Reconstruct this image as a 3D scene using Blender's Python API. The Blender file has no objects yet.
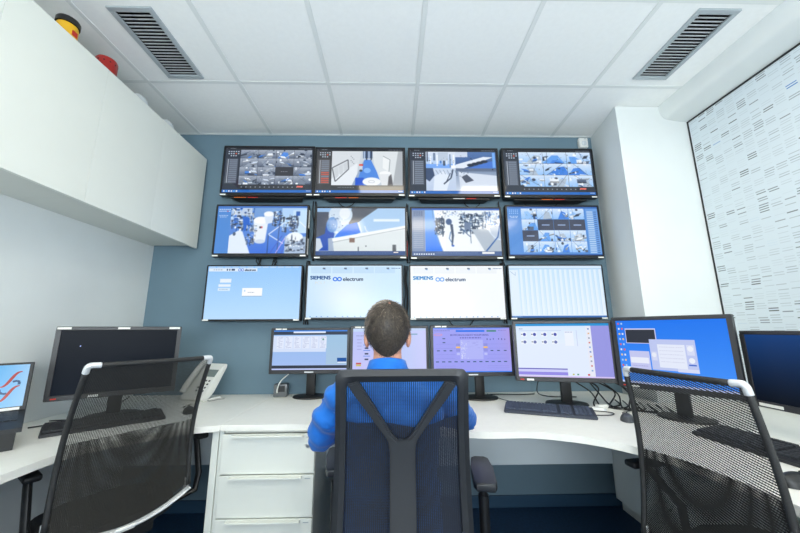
import bpy, bmesh, math, random
import numpy as np
from mathutils import Vector, Matrix, noise
from mathutils.geometry import tessellate_polygon

S = bpy.context.scene
COL = S.collection
PI = math.pi

# ------------------------------------------------------------------ camera, world, exposure
cam_d = bpy.data.cameras.new('camera')
cam_d.sensor_width = 36.0
cam_d.lens = 328.2 / 800 * 36
cam_d.clip_start = 0.02
cam = bpy.data.objects.new('camera', cam_d)
COL.objects.link(cam)
_pitch, _yaw, _roll = 0.1898, 0.02258, -0.00537
_fw = Vector((math.sin(_yaw) * math.cos(_pitch), math.cos(_yaw) * math.cos(_pitch), math.sin(_pitch)))
_rt = Vector((math.cos(_yaw), -math.sin(_yaw), 0))
_up = _rt.cross(_fw)
_r2 = _rt * math.cos(_roll) + _up * math.sin(_roll)
_u2 = -_rt * math.sin(_roll) + _up * math.cos(_roll)
M = Matrix((_r2, _u2, -_fw)).transposed().to_4x4()
M.translation = (0, 0, 1.2)
cam.matrix_world = M
S.camera = cam

w = bpy.data.worlds.new('sky')
S.world = w
w.use_nodes = True
w.node_tree.nodes['Background'].inputs[0].default_value = (0.55, 0.75, 1.0, 1)
w.node_tree.nodes['Background'].inputs[1].default_value = 1.0

LAMP = 9.4           # radiance of the ceiling lamp diffusers
DAY = 165.0           # watts of the area lamp added at the unseen rear window
S.view_settings.view_transform = 'Standard'
S.view_settings.look = 'None'
S.view_settings.exposure = 0.0
S.view_settings.gamma = 1.0
S.view_settings.use_curve_mapping = False
S.cycles.max_bounces = 10
S.cycles.diffuse_bounces = 6
S.cycles.transparent_max_bounces = 24
S.cycles.caustics_reflective = False
S.cycles.caustics_refractive = False

dl = bpy.data.lights.new('daylight_fill', 'AREA')
dl.shape = 'RECTANGLE'
dl.size, dl.size_y = 2.4, 1.3
dl.energy = DAY
dl.color = (0.88, 0.95, 1.0)
dlo = bpy.data.objects.new('daylight_fill', dl)
COL.objects.link(dlo)
dlo.location = (0.15, -1.66, 1.65)
dlo.rotation_euler = (math.radians(90 + 32), 0, 0)      # added lamp tilted up to brighten the ceiling


# ------------------------------------------------------------------ helpers
def lin(c):
    return tuple(((v / 12.92) if v <= 0.04045 else ((v + 0.055) / 1.055) ** 2.4) for v in (x / 255 for x in c))


def rgba(c):
    return lin(c) + (1.0,)


def mat(name, c, rough=0.5, metal=0.0, spec=0.5, var=0.0, scale=20.0, bump=0.0, bscale=300.0, sheen=0.0):
    m = bpy.data.materials.new(name)
    m.use_nodes = True
    nt = m.node_tree
    b = nt.nodes['Principled BSDF']
    b.inputs['Base Color'].default_value = rgba(c)
    b.inputs['Roughness'].default_value = rough
    b.inputs['Metallic'].default_value = metal
    b.inputs['Specular IOR Level'].default_value = spec
    if sheen:
        b.inputs['Sheen Weight'].default_value = sheen
    if var or bump:
        tc = nt.nodes.new('ShaderNodeTexCoord')
    if var:
        n = nt.nodes.new('ShaderNodeTexNoise')
        n.inputs['Scale'].default_value = scale
        n.inputs['Detail'].default_value = 5
        r = nt.nodes.new('ShaderNodeValToRGB')
        r.color_ramp.elements[0].position = 0.3
        r.color_ramp.elements[1].position = 0.7
        r.color_ramp.elements[0].color = rgba([max(0, x * (1 - var)) for x in c])
        r.color_ramp.elements[1].color = rgba([min(255, x * (1 + var)) for x in c])
        nt.links.new(tc.outputs['Object'], n.inputs['Vector'])
        nt.links.new(n.outputs['Fac'], r.inputs['Fac'])
        nt.links.new(r.outputs['Color'], b.inputs['Base Color'])
    if bump:
        n2 = nt.nodes.new('ShaderNodeTexNoise')
        n2.inputs['Scale'].default_value = bscale
        bp = nt.nodes.new('ShaderNodeBump')
        bp.inputs['Strength'].default_value = bump
        bp.inputs['Distance'].default_value = 0.002
        nt.links.new(tc.outputs['Object'], n2.inputs['Vector'])
        nt.links.new(n2.outputs['Fac'], bp.inputs['Height'])
        nt.links.new(bp.outputs['Normal'], b.inputs['Normal'])
    return m


def emit_mat(name, c, strength):
    m = bpy.data.materials.new(name)
    m.use_nodes = True
    b = m.node_tree.nodes['Principled BSDF']
    b.inputs['Base Color'].default_value = (0.6, 0.6, 0.6, 1)
    b.inputs['Emission Color'].default_value = rgba(c)
    b.inputs['Emission Strength'].default_value = strength
    return m


def screen_mat(name, img, strength=1.0, rough=0.2, spec=0.3):
    m = bpy.data.materials.new(name)
    m.use_nodes = True
    nt = m.node_tree
    b = nt.nodes['Principled BSDF']
    b.inputs['Base Color'].default_value = (0.004, 0.005, 0.007, 1)
    b.inputs['Roughness'].default_value = rough
    b.inputs['Specular IOR Level'].default_value = spec
    t = nt.nodes.new('ShaderNodeTexImage')
    t.image = img
    t.extension = 'EXTEND'
    nt.links.new(t.outputs['Color'], b.inputs['Emission Color'])
    b.inputs['Emission Strength'].default_value = strength
    return m


def print_mat(name, img, rough=0.5, spec=0.3):
    m = bpy.data.materials.new(name)
    m.use_nodes = True
    nt = m.node_tree
    b = nt.nodes['Principled BSDF']
    b.inputs['Roughness'].default_value = rough
    b.inputs['Specular IOR Level'].default_value = spec
    t = nt.nodes.new('ShaderNodeTexImage')
    t.image = img
    nt.links.new(t.outputs['Color'], b.inputs['Base Color'])
    return m


def mesh_fabric(name, c, pu, pv, open_u, open_v, diag=False, base=0.0):
    """woven chair mesh: real see-through holes between dark threads, laid out in the cloth's own UV (metres)"""
    m = bpy.data.materials.new(name)
    m.use_nodes = True
    nt = m.node_tree
    N = nt.nodes
    L = nt.links
    b = N['Principled BSDF']
    b.inputs['Base Color'].default_value = rgba(c)
    b.inputs['Roughness'].default_value = 0.6
    b.inputs['Specular IOR Level'].default_value = 0.25
    out = N['Material Output']
    uv = N.new('ShaderNodeUVMap')
    sep = N.new('ShaderNodeSeparateXYZ')
    L.new(uv.outputs['UV'], sep.inputs[0])

    def fn(op, a, bb=None):
        n = N.new('ShaderNodeMath')
        n.operation = op
        for i, v in enumerate((a, bb)):
            if v is None:
                continue
            if isinstance(v, (int, float)):
                n.inputs[i].default_value = v
            else:
                L.new(v, n.inputs[i])
        return n.outputs[0]
    x, y = sep.outputs['X'], sep.outputs['Y']
    if diag:
        x, y = fn('SUBTRACT', y, fn('MULTIPLY', x, 0.42)), fn('ADD', x, fn('MULTIPLY', y, 0.42))
        x, y = fn('ADD', x, 10.0), fn('ADD', y, 10.0)
    fu = fn('FRACT', fn('DIVIDE', x, pu))
    fv = fn('FRACT', fn('DIVIDE', y, pv))
    h = fn('MULTIPLY', fn('LESS_THAN', fu, open_u), fn('LESS_THAN', fv, open_v))
    h = fn('MAXIMUM', h, base)
    tr = N.new('ShaderNodeBsdfTransparent')
    mx = N.new('ShaderNodeMixShader')
    L.new(h, mx.inputs[0])
    L.new(b.outputs[0], mx.inputs[1])
    L.new(tr.outputs[0], mx.inputs[2])
    L.new(mx.outputs[0], out.inputs['Surface'])
    return m


class B:
    """collects shapes in one bmesh"""

    def __init__(self):
        self.bm = bmesh.new()

    def box(self, c, s, rot=None, bev=0.0, seg=2):
        g = bmesh.ops.create_cube(self.bm, size=1.0)
        vs = g['verts']
        bmesh.ops.scale(self.bm, vec=s, verts=vs)
        if bev > 0:
            es = list({e for v in vs for e in v.link_edges})
            r = bmesh.ops.bevel(self.bm, geom=es, offset=bev, segments=seg, affect='EDGES', profile=0.5)
            vs = list({v for f in r['faces'] for v in f.verts} | {v for v in vs if v.is_valid})
        mt = Matrix.Translation(c)
        if rot is not None:
            mt = mt @ rot
        bmesh.ops.transform(self.bm, matrix=mt, verts=vs)
        return self

    def b2(self, x0, x1, y0, y1, z0, z1, bev=0.0, seg=2):
        return self.box(((x0 + x1) / 2, (y0 + y1) / 2, (z0 + z1) / 2), (x1 - x0, y1 - y0, z1 - z0), None, bev, seg)

    def tube(self, pts, r, n=8, cap=True, flat=None):
        pts = [Vector(p) for p in pts]
        rs = r if isinstance(r, (list, tuple)) else [r] * len(pts)
        rings = []
        t0 = (pts[1] - pts[0]).normalized()
        ref = Vector((0, 0, 1)) if abs(t0.z) < 0.9 else Vector((1, 0, 0))
        nrm = t0.cross(ref).normalized()
        for i, p in enumerate(pts):
            if i == 0:
                t = t0
            elif i == len(pts) - 1:
                t = (pts[i] - pts[i - 1]).normalized()
            else:
                t = ((pts[i + 1] - pts[i]).normalized() + (pts[i] - pts[i - 1]).normalized())
                t = t.normalized() if t.length > 1e-6 else (pts[i + 1] - pts[i]).normalized()
            nrm = (nrm - t * nrm.dot(t)).normalized()
            bn = t.cross(nrm)
            fl = flat or 1.0
            rings.append([self.bm.verts.new(p + (nrm * math.cos(2 * PI * k / n) + bn * math.sin(2 * PI * k / n) * fl) * rs[i])
                          for k in range(n)])
        for a, b in zip(rings, rings[1:]):
            for k in range(n):
                self.bm.faces.new((a[k], a[(k + 1) % n], b[(k + 1) % n], b[k]))
        if cap:
            self.bm.faces.new(rings[0][::-1])
            self.bm.faces.new(rings[-1])
        return self

    def rings(self, rings, cap=True):
        rv = [[self.bm.verts.new(p) for p in r] for r in rings]
        n = len(rv[0])
        for a, b in zip(rv, rv[1:]):
            for k in range(n):
                self.bm.faces.new((a[k], a[(k + 1) % n], b[(k + 1) % n], b[k]))
        if cap:
            self.bm.faces.new(rv[0][::-1])
            self.bm.faces.new(rv[-1])
        return self

    def lathe(self, prof, n=20, c=(0, 0, 0), sx=1, sy=1):
        c = Vector(c)
        return self.rings([[c + Vector((r * sx * math.cos(2 * PI * k / n), r * sy * math.sin(2 * PI * k / n), z)) for k in range(n)]
                           for r, z in prof])

    def ell(self, c, r, rot=None, u=20, v=12):
        g = bmesh.ops.create_uvsphere(self.bm, u_segments=u, v_segments=v, radius=1.0)
        mt = Matrix.Translation(c)
        if rot is not None:
            mt = mt @ rot
        mt = mt @ Matrix.Diagonal((*r, 1))
        bmesh.ops.transform(self.bm, matrix=mt, verts=g['verts'])
        return self

    def prism(self, pts, z0, z1, bev=0.0, mtx=None, seg=2):
        """extrude a plan polygon (x, y) from z0 to z1"""
        vb = [self.bm.verts.new((p[0], p[1], z0)) for p in pts]
        vt = [self.bm.verts.new((p[0], p[1], z1)) for p in pts]
        n = len(pts)
        fs = [self.bm.faces.new(vb[::-1]), self.bm.faces.new(vt)]
        for i in range(n):
            fs.append(self.bm.faces.new((vb[i], vb[(i + 1) % n], vt[(i + 1) % n], vt[i])))
        vs = vb + vt
        if bev:
            es = list({e for f in fs[:2] for e in f.edges})
            r = bmesh.ops.bevel(self.bm, geom=es, offset=bev, segments=seg, affect='EDGES', profile=0.5)
            vs = list({v for f in r['faces'] for v in f.verts} | {v for v in vs if v.is_valid})
        if mtx is not None:
            bmesh.ops.transform(self.bm, matrix=mtx, verts=vs)
        return self

    def quad(self, a, b, c, d):
        """one face with UVs 0..1 (a = lower left, b = lower right, c = upper right, d = upper left)"""
        uvl = self.bm.loops.layers.uv.verify()
        f = self.bm.faces.new([self.bm.verts.new(p) for p in (a, b, c, d)])
        for l, uv in zip(f.loops, ((0, 0), (1, 0), (1, 1), (0, 1))):
            l[uvl].uv = uv
        return self

    def build(self, name, m, parent=None, smooth=None, loc=None, rot=None):
        bmesh.ops.recalc_face_normals(self.bm, faces=self.bm.faces[:]) if smooth != 'raw' else None
        me = bpy.data.meshes.new(name)
        self.bm.to_mesh(me)
        self.bm.free()
        me.materials.append(m)
        if smooth is not None and smooth != 'raw':
            me.shade_smooth()
            if smooth < 180:
                me.set_sharp_from_angle(angle=math.radians(smooth))
        o = bpy.data.objects.new(name, me)
        COL.objects.link(o)
        if parent is not None:
            o.parent = parent
        if loc is not None:
            o.location = loc
        if rot is not None:
            o.rotation_euler = rot
        return o


def shared(name, src, parent, loc=(0, 0, 0), rot=(0, 0, 0)):
    o = bpy.data.objects.new(name, src.data)
    COL.objects.link(o)
    o.parent = parent
    o.location = loc
    o.rotation_euler = rot
    return o


def thing(name, label, cat, loc=(0, 0, 0), rz=0.0, group=None):
    o = bpy.data.objects.new(name, None)
    COL.objects.link(o)
    o.empty_display_size = 0.1
    o.location = loc
    o.rotation_euler = (0, 0, rz)
    return tag(o, label, cat, group)


def tag(o, label, cat, group=None):
    o['label'] = label
    o['category'] = cat
    if group:
        o['group'] = group
    return o


def struct(o):
    o['kind'] = 'structure'
    return o


def stuff(o):
    o['kind'] = 'stuff'
    return o


def plabel(o, t):
    o['label'] = t
    return o


def spline(pts, n=8, closed=False):
    P = [Vector(p) for p in pts]
    out = []
    m = len(P)
    for i in range(m if closed else m - 1):
        if closed:
            a, b, c, d = P[(i - 1) % m], P[i], P[(i + 1) % m], P[(i + 2) % m]
        else:
            a, b, c, d = P[max(i - 1, 0)], P[i], P[i + 1], P[min(i + 2, m - 1)]
        for k in range(n):
            t = k / n
            out.append(0.5 * ((2 * b) + (c - a) * t + (2 * a - 5 * b + 4 * c - d) * t * t + (3 * b - a - 3 * c + d) * t ** 3))
    if not closed:
        out.append(P[-1])
    return out


RX = lambda a: Matrix.Rotation(a, 4, 'X')
RY = lambda a: Matrix.Rotation(a, 4, 'Y')
RZ = lambda a: Matrix.Rotation(a, 4, 'Z')

# ------------------------------------------------------------------ materials
M_wall = mat('white wall paint', (222, 226, 225), 0.75, var=0.012, scale=3, bump=0.08, bscale=140)
M_blue = mat('grey blue wall paint', (106, 131, 145), 0.7, var=0.03, scale=2.5, bump=0.08, bscale=140)
M_tile = mat('white mineral ceiling tile', (243, 244, 242), 0.9, var=0.006, scale=40, bump=0.06, bscale=420)
M_grid = mat('grey ceiling grid enamel', (226, 229, 227), 0.6)
M_void = mat('ceiling void', (150, 152, 150), 0.9)
M_floor = mat('dark blue floor covering', (28, 58, 88), 0.55, var=0.12, scale=60, bump=0.1, bscale=200)
M_base = mat('dark blue baseboard', (42, 74, 100), 0.5)
M_cab = mat('white cabinet laminate', (224, 227, 220), 0.45, var=0.006, scale=4)
M_cabi = mat('off white cabinet carcass', (216, 219, 213), 0.6)
M_top = mat('white worktop laminate', (236, 235, 228), 0.38, var=0.008, scale=30)
M_edge = mat('pale worktop edge band', (226, 226, 218), 0.5)
M_panel = mat('grey desk panel', (196, 205, 208), 0.55)
M_black = mat('black plastic', (23, 24, 26), 0.45, bump=0.06, bscale=800)
M_bezel = mat('black monitor bezel plastic', (21, 22, 25), 0.38)
M_gbezel = mat('dark grey monitor bezel plastic', (48, 49, 52), 0.42)
M_chair = mat('dark grey chair plastic', (35, 38, 43), 0.42, bump=0.08, bscale=900)
M_seat = mat('black seat upholstery', (32, 33, 36), 0.8, var=0.15, scale=200, bump=0.3, bscale=900)
M_chrome = mat('brushed aluminium', (205, 208, 210), 0.28, metal=0.9)
M_silver = mat('silver enamel', (214, 217, 219), 0.35, metal=0.25)
M_vent = mat('grey enamelled vent metal', (176, 184, 188), 0.45, metal=0.3)
M_slat = mat('vent slat metal', (205, 208, 209), 0.5)
M_ventb = mat('dark duct interior', (40, 40, 40), 0.9)
M_white = mat('white plastic', (232, 233, 228), 0.4)
M_sticker = mat('white paper sticker', (232, 232, 226), 0.7)
M_cable = mat('black cable rubber', (20, 21, 23), 0.5)
M_gcable = mat('grey cable rubber', (150, 152, 152), 0.5)
M_red = mat('red enamel', (168, 38, 32), 0.4)
M_orange = mat('orange label', (226, 110, 34), 0.6)
M_redl = mat('red label', (206, 52, 40), 0.6)
M_yellow = mat('yellow plastic', (232, 178, 30), 0.4)
M_clear = mat('translucent white plastic', (214, 220, 222), 0.25)
M_key = mat('charcoal key plastic', (45, 47, 51), 0.5)
M_keyb = mat('dark keyboard plastic', (33, 35, 39), 0.45)
M_kbl = mat('blue grey keyboard plastic', (46, 52, 66), 0.45)
M_kblk = mat('blue grey key plastic', (66, 74, 92), 0.45)
M_shirt = None
M_lcd = mat('grey phone display', (118, 130, 128), 0.25)
M_frame = mat('black aluminium frame', (28, 30, 33), 0.45)
M_adapter = mat('smoky clear plastic', (96, 100, 102), 0.3)
M_diff = emit_mat('lit lamp diffuser', (255, 243, 218), LAMP)
M_glassw = mat('window pane', (200, 220, 235), 0.1)
M_mesh_c = mesh_fabric('blue black woven chair mesh', (34, 42, 58), 0.0062, 0.0042, 0.62, 0.84)
M_mesh_l = mesh_fabric('black woven chair mesh', (48, 47, 44), 0.0046, 0.0046, 0.585, 0.585)
M_mesh_r = mesh_fabric('black diagonal woven chair mesh', (44, 44, 43), 0.0078, 0.0060, 0.47, 0.86, diag=True)


# ------------------------------------------------------------------ screen pictures, drawn with numpy
_glyph = {}


def text_tris(s):
    if s not in _glyph:
        cu = bpy.data.curves.new('t', 'FONT')
        cu.body = s
        cu.resolution_u = 3
        ob = bpy.data.objects.new('t', cu)
        COL.objects.link(ob)
        dg = bpy.context.evaluated_depsgraph_get()
        me = bpy.data.meshes.new_from_object(ob.evaluated_get(dg))
        me.calc_loop_triangles()
        v = np.array([x.co[:2] for x in me.vertices]) if len(me.vertices) else np.zeros((0, 2))
        _glyph[s] = [v[list(t.vertices)] for t in me.loop_triangles]
        bpy.data.objects.remove(ob)
        bpy.data.meshes.remove(me)
        bpy.data.curves.remove(cu)
    return _glyph[s]


class Pic:
    def __init__(self, W, H, c=(0, 0, 0)):
        self.W, self.H = W, H
        self.a = np.empty((H, W, 3), np.float32)
        self.a[:] = c

    def rect(self, x, y, w_, h, c, al=1.0):
        x0, y0, x1, y1 = max(0, int(round(x))), max(0, int(round(y))), min(self.W, int(round(x + w_))), min(self.H, int(round(y + h)))
        if x1 > x0 and y1 > y0:
            self.a[y0:y1, x0:x1] = self.a[y0:y1, x0:x1] * (1 - al) + np.array(c, np.float32) * al

    def grad(self, x, y, w_, h, c0, c1, horiz=False):
        x0, y0, x1, y1 = max(0, int(x)), max(0, int(y)), min(self.W, int(x + w_)), min(self.H, int(y + h))
        t = np.linspace(0, 1, (x1 - x0) if horiz else (y1 - y0), dtype=np.float32)
        t = t[None, :, None] if horiz else t[:, None, None]
        self.a[y0:y1, x0:x1] = np.array(c0, np.float32) * (1 - t) + np.array(c1, np.float32) * t

    def poly(self, pts, c, clip=None, al=1.0):
        p = np.array(pts, float)
        cx0, cy0, cx1, cy1 = clip or (0, 0, self.W, self.H)
        x0, x1 = int(max(cx0, math.floor(p[:, 0].min()))), int(min(cx1, math.ceil(p[:, 0].max())))
        y0, y1 = int(max(cy0, math.floor(p[:, 1].min()))), int(min(cy1, math.ceil(p[:, 1].max())))
        if x1 <= x0 or y1 <= y0:
            return
        yy, xx = np.mgrid[y0:y1, x0:x1] + 0.5
        ins = np.zeros(xx.shape, bool)
        for i in range(len(p)):
            (ax, ay), (bx, by) = p[i], p[i - 1]
            if ay == by:
                continue
            k = ((ay > yy) != (by > yy)) & (xx < (bx - ax) * (yy - ay) / (by - ay) + ax)
            ins ^= k
        sub = self.a[y0:y1, x0:x1]
        sub[ins] = sub[ins] * (1 - al) + np.array(c, np.float32) * al

    def ell(self, cx, cy, rx, ry, c, clip=None, al=1.0):
        self.poly([(cx + rx * math.cos(t * 2 * PI / 28), cy + ry * math.sin(t * 2 * PI / 28)) for t in range(28)], c, clip, al)

    def line(self, pts, wd, c, clip=None, al=1.0):
        for (ax, ay), (bx, by) in zip(pts, pts[1:]):
            d = math.hypot(bx - ax, by - ay) or 1
            nx, ny = -(by - ay) / d * wd / 2, (bx - ax) / d * wd / 2
            self.poly([(ax + nx, ay + ny), (bx + nx, by + ny), (bx - nx, by - ny), (ax - nx, ay - ny)], c, clip, al)

    def ring(self, cx, cy, rx, ry, wd, c, clip=None, a0=0, a1=360):
        n = 28
        self.line([(cx + rx * math.cos(math.radians(a0 + (a1 - a0) * i / n)), cy + ry * math.sin(math.radians(a0 + (a1 - a0) * i / n)))
                   for i in range(n + 1)], wd, c, clip)

    def text(self, s, x, y, h, c, bold=0.0, sx=1.0, width=None):
        """baseline-left at x, y; h = cap height in pixels"""
        k = h / 0.7
        if width:
            sx = width / (k * max(q[:, 0].max() for q in text_tris(s)))
        for off in ((0, 0), (bold, 0), (0, bold), (-bold, 0)) if bold else ((0, 0),):
            for t in text_tris(s):
                self.poly([(x + q[0] * k * sx + off[0], y - q[1] * k + off[1]) for q in t], c)

    def scribble(self, x, y, w_, h, c, rng, al=0.7):
        cx = x
        while cx < x + w_:
            l = rng.uniform(0.6, 2.0) * h
            self.rect(cx, y, min(l, x + w_ - cx), h, c, al)
            cx += l + h * 0.6

    def speck(self, x, y, w_, h, n, cols, rng, smin=2, smax=7, clip=None):
        for _ in range(n):
            s = rng.uniform(smin, smax) * .8
            jit = rng.uniform(.65, 1.25)
            sx_, sy_ = rng.choice(((1, .35), (.4, 1.5), (1.3, .5), (.8, .8), (.25, 1.8)))
            cx, cy = rng.uniform(x, x + w_), rng.uniform(y, y + h)
            k = rng.randint(3, 6)
            a0 = rng.uniform(0, 6)
            self.poly([(cx + s * sx_ * rng.uniform(.6, 1.3) * math.cos(a0 + 6.28 * i / k), cy + s * sy_ * rng.uniform(.6, 1.3) * math.sin(a0 + 6.28 * i / k))
                       for i in range(k)], tuple(min(255, q * jit) for q in cols[rng.randrange(len(cols))]), clip or (x, y, x + w_, y + h))

    def blur(self, x, y, w_, h, r):
        x0, y0, x1, y1 = max(0, int(x)), max(0, int(y)), min(self.W, int(x + w_)), min(self.H, int(y + h))
        a = self.a[y0:y1, x0:x1]
        for ax in (0, 1):
            p_ = np.concatenate([a.take([0] * r, ax), a, a.take([-1] * r, ax)], ax)
            cs = np.cumsum(p_, ax, dtype=np.float64)
            z_ = np.zeros_like(cs.take([0], ax))
            cs = np.concatenate([z_, cs], ax)
            n_ = a.shape[ax]
            a = ((cs.take(range(2 * r + 1, 2 * r + 1 + n_), ax) - cs.take(range(n_), ax)) / (2 * r + 1)).astype(np.float32)
        self.a[y0:y1, x0:x1] = a

    def image(self, name):
        im = bpy.data.images.new(name, self.W, self.H)
        px = np.ones((self.H, self.W, 4), np.float32)
        px[..., :3] = np.clip(self.a[::-1] / 255.0, 0, 1)
        im.pixels.foreach_set(px.ravel())
        im.update()
        return im


WHT, DRK, BLU, SKY, GRY = (236, 243, 252), (62, 74, 96), (66, 132, 226), (150, 196, 246), (150, 162, 180)


def camview(p, x, y, w_, h, seed, tone=0):
    """one small surveillance picture: bright room, blue floor, benches and machines"""
    r = random.Random(seed)
    cl = (int(x), int(y), int(x + w_), int(y + h))
    bases = [((206, 218, 232), (168, 188, 214)), ((166, 176, 192), (96, 108, 128)), ((214, 230, 250), (150, 196, 246))][tone % 3]
    p.grad(x, y, w_, h, *bases)
    fx = x + w_ * r.uniform(0.2, 0.8)
    fl = [BLU, SKY, (96, 160, 238), (176, 192, 210)][r.randrange(4)] if tone != 1 else [(80, 140, 226), GRY, (120, 132, 150)][r.randrange(3)]
    p.poly([(fx - w_ * .1, y + h * r.uniform(.2, .4)), (fx + w_ * .15, y + h * r.uniform(.2, .4)), (x + w_ * r.uniform(.7, 1.1), y + h), (x + w_ * r.uniform(-.1, .4), y + h)], fl, cl)
    for _ in range(r.randint(3, 5)):
        cx, cy = x + w_ * r.random(), y + h * r.uniform(.2, 1)
        ww, hh, sk = w_ * r.uniform(.12, .4), h * r.uniform(.1, .3), w_ * r.uniform(-.25, .25)
        c = [WHT, WHT, DRK, (210, 222, 238), (92, 106, 130), BLU][r.randrange(6)]
        p.poly([(cx, cy), (cx + ww, cy + sk * .4), (cx + ww + sk, cy + hh + sk * .4), (cx + sk, cy + hh)], c, cl)
        p.poly([(cx + sk, cy + hh), (cx + ww + sk, cy + hh + sk * .4), (cx + ww + sk, cy + hh * 1.6 + sk * .4), (cx + sk, cy + hh * 1.6)], tuple(v * .62 for v in c), cl)
    for _ in range(3):
        p.ell(x + w_ * r.random(), y + h * r.random(), w_ * r.uniform(.03, .09), h * r.uniform(.05, .14), [WHT, DRK, (240, 246, 252)][r.randrange(3)], cl)
    p.speck(x, y, w_, h, 16, [DRK, (66, 78, 100), WHT, (110, 124, 148), BLU], r, w_ * .012, w_ * .04, cl)
    p.line([(x + w_ * r.random(), y), (x + w_ * r.random(), y + h)], w_ * .012, (70, 84, 108), cl)
    p.blur(x, y, w_, h, max(2, int(w_ * .018)))


W_, H_ = 640, 364


def chrome_ui(p, r, side=112, bg=(44, 52, 66), red=False):
    """dark recorder interface: title strip, button grid, device list, footer and task bar"""
    p.rect(0, 0, W_, H_, bg)
    p.rect(0, 0, W_, 18, (26, 30, 38))
    p.text('o', 6, 13, 6, (200, 206, 214))
    p.scribble(34, 6, 40, 5, (170, 178, 190), r)
    p.scribble(W_ - 110, 6, 96, 5, (150, 160, 172), r)
    for j in range(3):
        for i in range(5):
            if j == 2 and i not in (1, 2, 3):
                continue
            p.rect(22 + i * 17, 30 + j * 17, 10, 9, (226, 96, 70) if (i == 3 and j == 1) else (176, 188, 202))
    p.rect(12, 92, side - 26, 200, tuple(v + 34 for v in bg))
    p.rect(24, 96, 4, 190, (190, 198, 210))
    for j in range(12):
        p.rect(36, 98 + j * 16, side - 56, 11, (214, 92, 78) if (red and 5 < j < 12 and j % 4) else (128, 140, 158), 0.8)
    p.rect(0, H_ - 22, W_, 22, (34, 104, 190))
    for i in range(6):
        p.rect(10 + i * 18, H_ - 17, 10, 11, [(220, 230, 240), (90, 170, 240), (240, 240, 240)][i % 3])
    p.rect(W_ - 40, H_ - 16, 32, 4, (200, 216, 236))


def tex_grid(name, n, m, seed, dark=(), footer=True, tone=0, side=112, bg=(44, 52, 66)):
    r = random.Random(seed)
    p = Pic(W_, H_)
    chrome_ui(p, r, side, bg)
    x0, y0, x1, y1 = side, 20, W_ - 8, H_ - (62 if footer else 24)
    cw, ch = (x1 - x0) / n, (y1 - y0) / m
    for j in range(m):
        for i in range(n):
            if (i, j) in dark:
                p.rect(x0 + i * cw, y0 + j * ch, cw - 2, ch - 2, (52, 54, 62))
                p.scribble(x0 + (i + .3) * cw, y0 + (j + .45) * ch, cw * .4, 6, (150, 154, 164), r)
            else:
                camview(p, x0 + i * cw, y0 + j * ch, cw - 2, ch - 2, seed * 97 + j * n + i, tone)
    if footer:
        p.rect(x0, y1, x1 - x0, 40, (48, 52, 60))
        for i in range(14):
            p.rect(x0 + 20 + i * 33, y1 + 14, 9, 9, (150, 158, 168), .8)
        p.rect(x1 - 100, y1 + 8, 44, 12, (236, 112, 96))
    return p.image(name)


def tex_corridor():
    r = random.Random(5)
    p = Pic(W_, H_)
    chrome_ui(p, r, 112, (62, 62, 64), red=True)
    x0, y0, x1, y1 = 112, 20, W_ - 8, H_ - 62
    cl = (x0, y0, x1, y1)
    p.grad(x0, y0, x1 - x0, y1 - y0, (206, 214, 222), (190, 202, 214))
    p.poly([(x0, y0), (330, y0), (280, y1), (x0, y1)], (216, 222, 228), cl)
    p.poly([(x0, 250), (300, 120), (300, y1), (x0, y1)], (232, 238, 244), cl)
    p.poly([(352, 90), (398, 90), (470, 250), (420, y1), (280, y1)], (74, 136, 226), cl)
    p.poly([(345, 100), (352, 90), (290, y1), (262, y1)], (150, 170, 200), cl)
    p.ell(372, 180, 26, 22, (130, 182, 246), cl)
    p.rect(340, y0, 70, 60, (84, 110, 150))
    for k in range(4):
        p.rect(346 + k * 17, y0, 8, 74, (36, 44, 62) if k % 2 else (190, 206, 230))
    p.poly([(410, y0), (600, y0), (560, y1), (480, y1), (420, 120)], (222, 228, 232), cl)
    p.poly([(600, y0), (x1, y0), (x1, y1), (560, y1)], (176, 182, 188), cl)
    p.poly([(488, 60), (540, 90), (532, 190), (486, 160)], (238, 242, 244), cl)
    p.line([(488, 60), (540, 90), (532, 190)], 4, (120, 130, 140), cl)
    p.ell(505, 205, 42, 20, (246, 248, 250), cl)
    p.poly([(464, 210), (548, 210), (530, y1 - 10), (480, y1 - 10)], (228, 232, 236), cl)
    p.poly([(550, 210), (562, 300), (520, 330), (530, 230)], (96, 96, 100), cl)
    p.line([(116, 160), (230, 92), (236, 170), (140, 272), (116, 160)], 7, (84, 90, 98), cl)
    for k in range(3):
        p.poly([(128 + k * 34, 168 - k * 20), (158 + k * 34, 150 - k * 20), (164 + k * 32, 226 - k * 26), (142 + k * 32, 250 - k * 30)], (206, 212, 218), cl)
    for k in range(6):
        p.rect(250 + (k % 3) * 10, 60 + k * 12, 5, 6, (80, 90, 106))
    p.rect(312, 128, 30, 14, (220, 70, 48))
    p.rect(314, 142, 24, 40, (206, 214, 224))
    p.ell(326, 182, 11, 9, (60, 70, 86), cl)
    p.rect(286, 240, 62, 62, (24, 84, 206))
    p.ell(405, 272, 66, 34, (242, 246, 250), cl)
    p.ring(405, 272, 22, 10, 3, (176, 186, 196), cl)
    p.rect(x0, y1, x1 - x0, 40, (58, 60, 62))
    p.scribble(160, y1 + 14, 120, 6, (150, 154, 158), r)
    p.blur(x0, y0, x1 - x0, y1 - y0, 3)
    return p.image('corridor picture')


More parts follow.
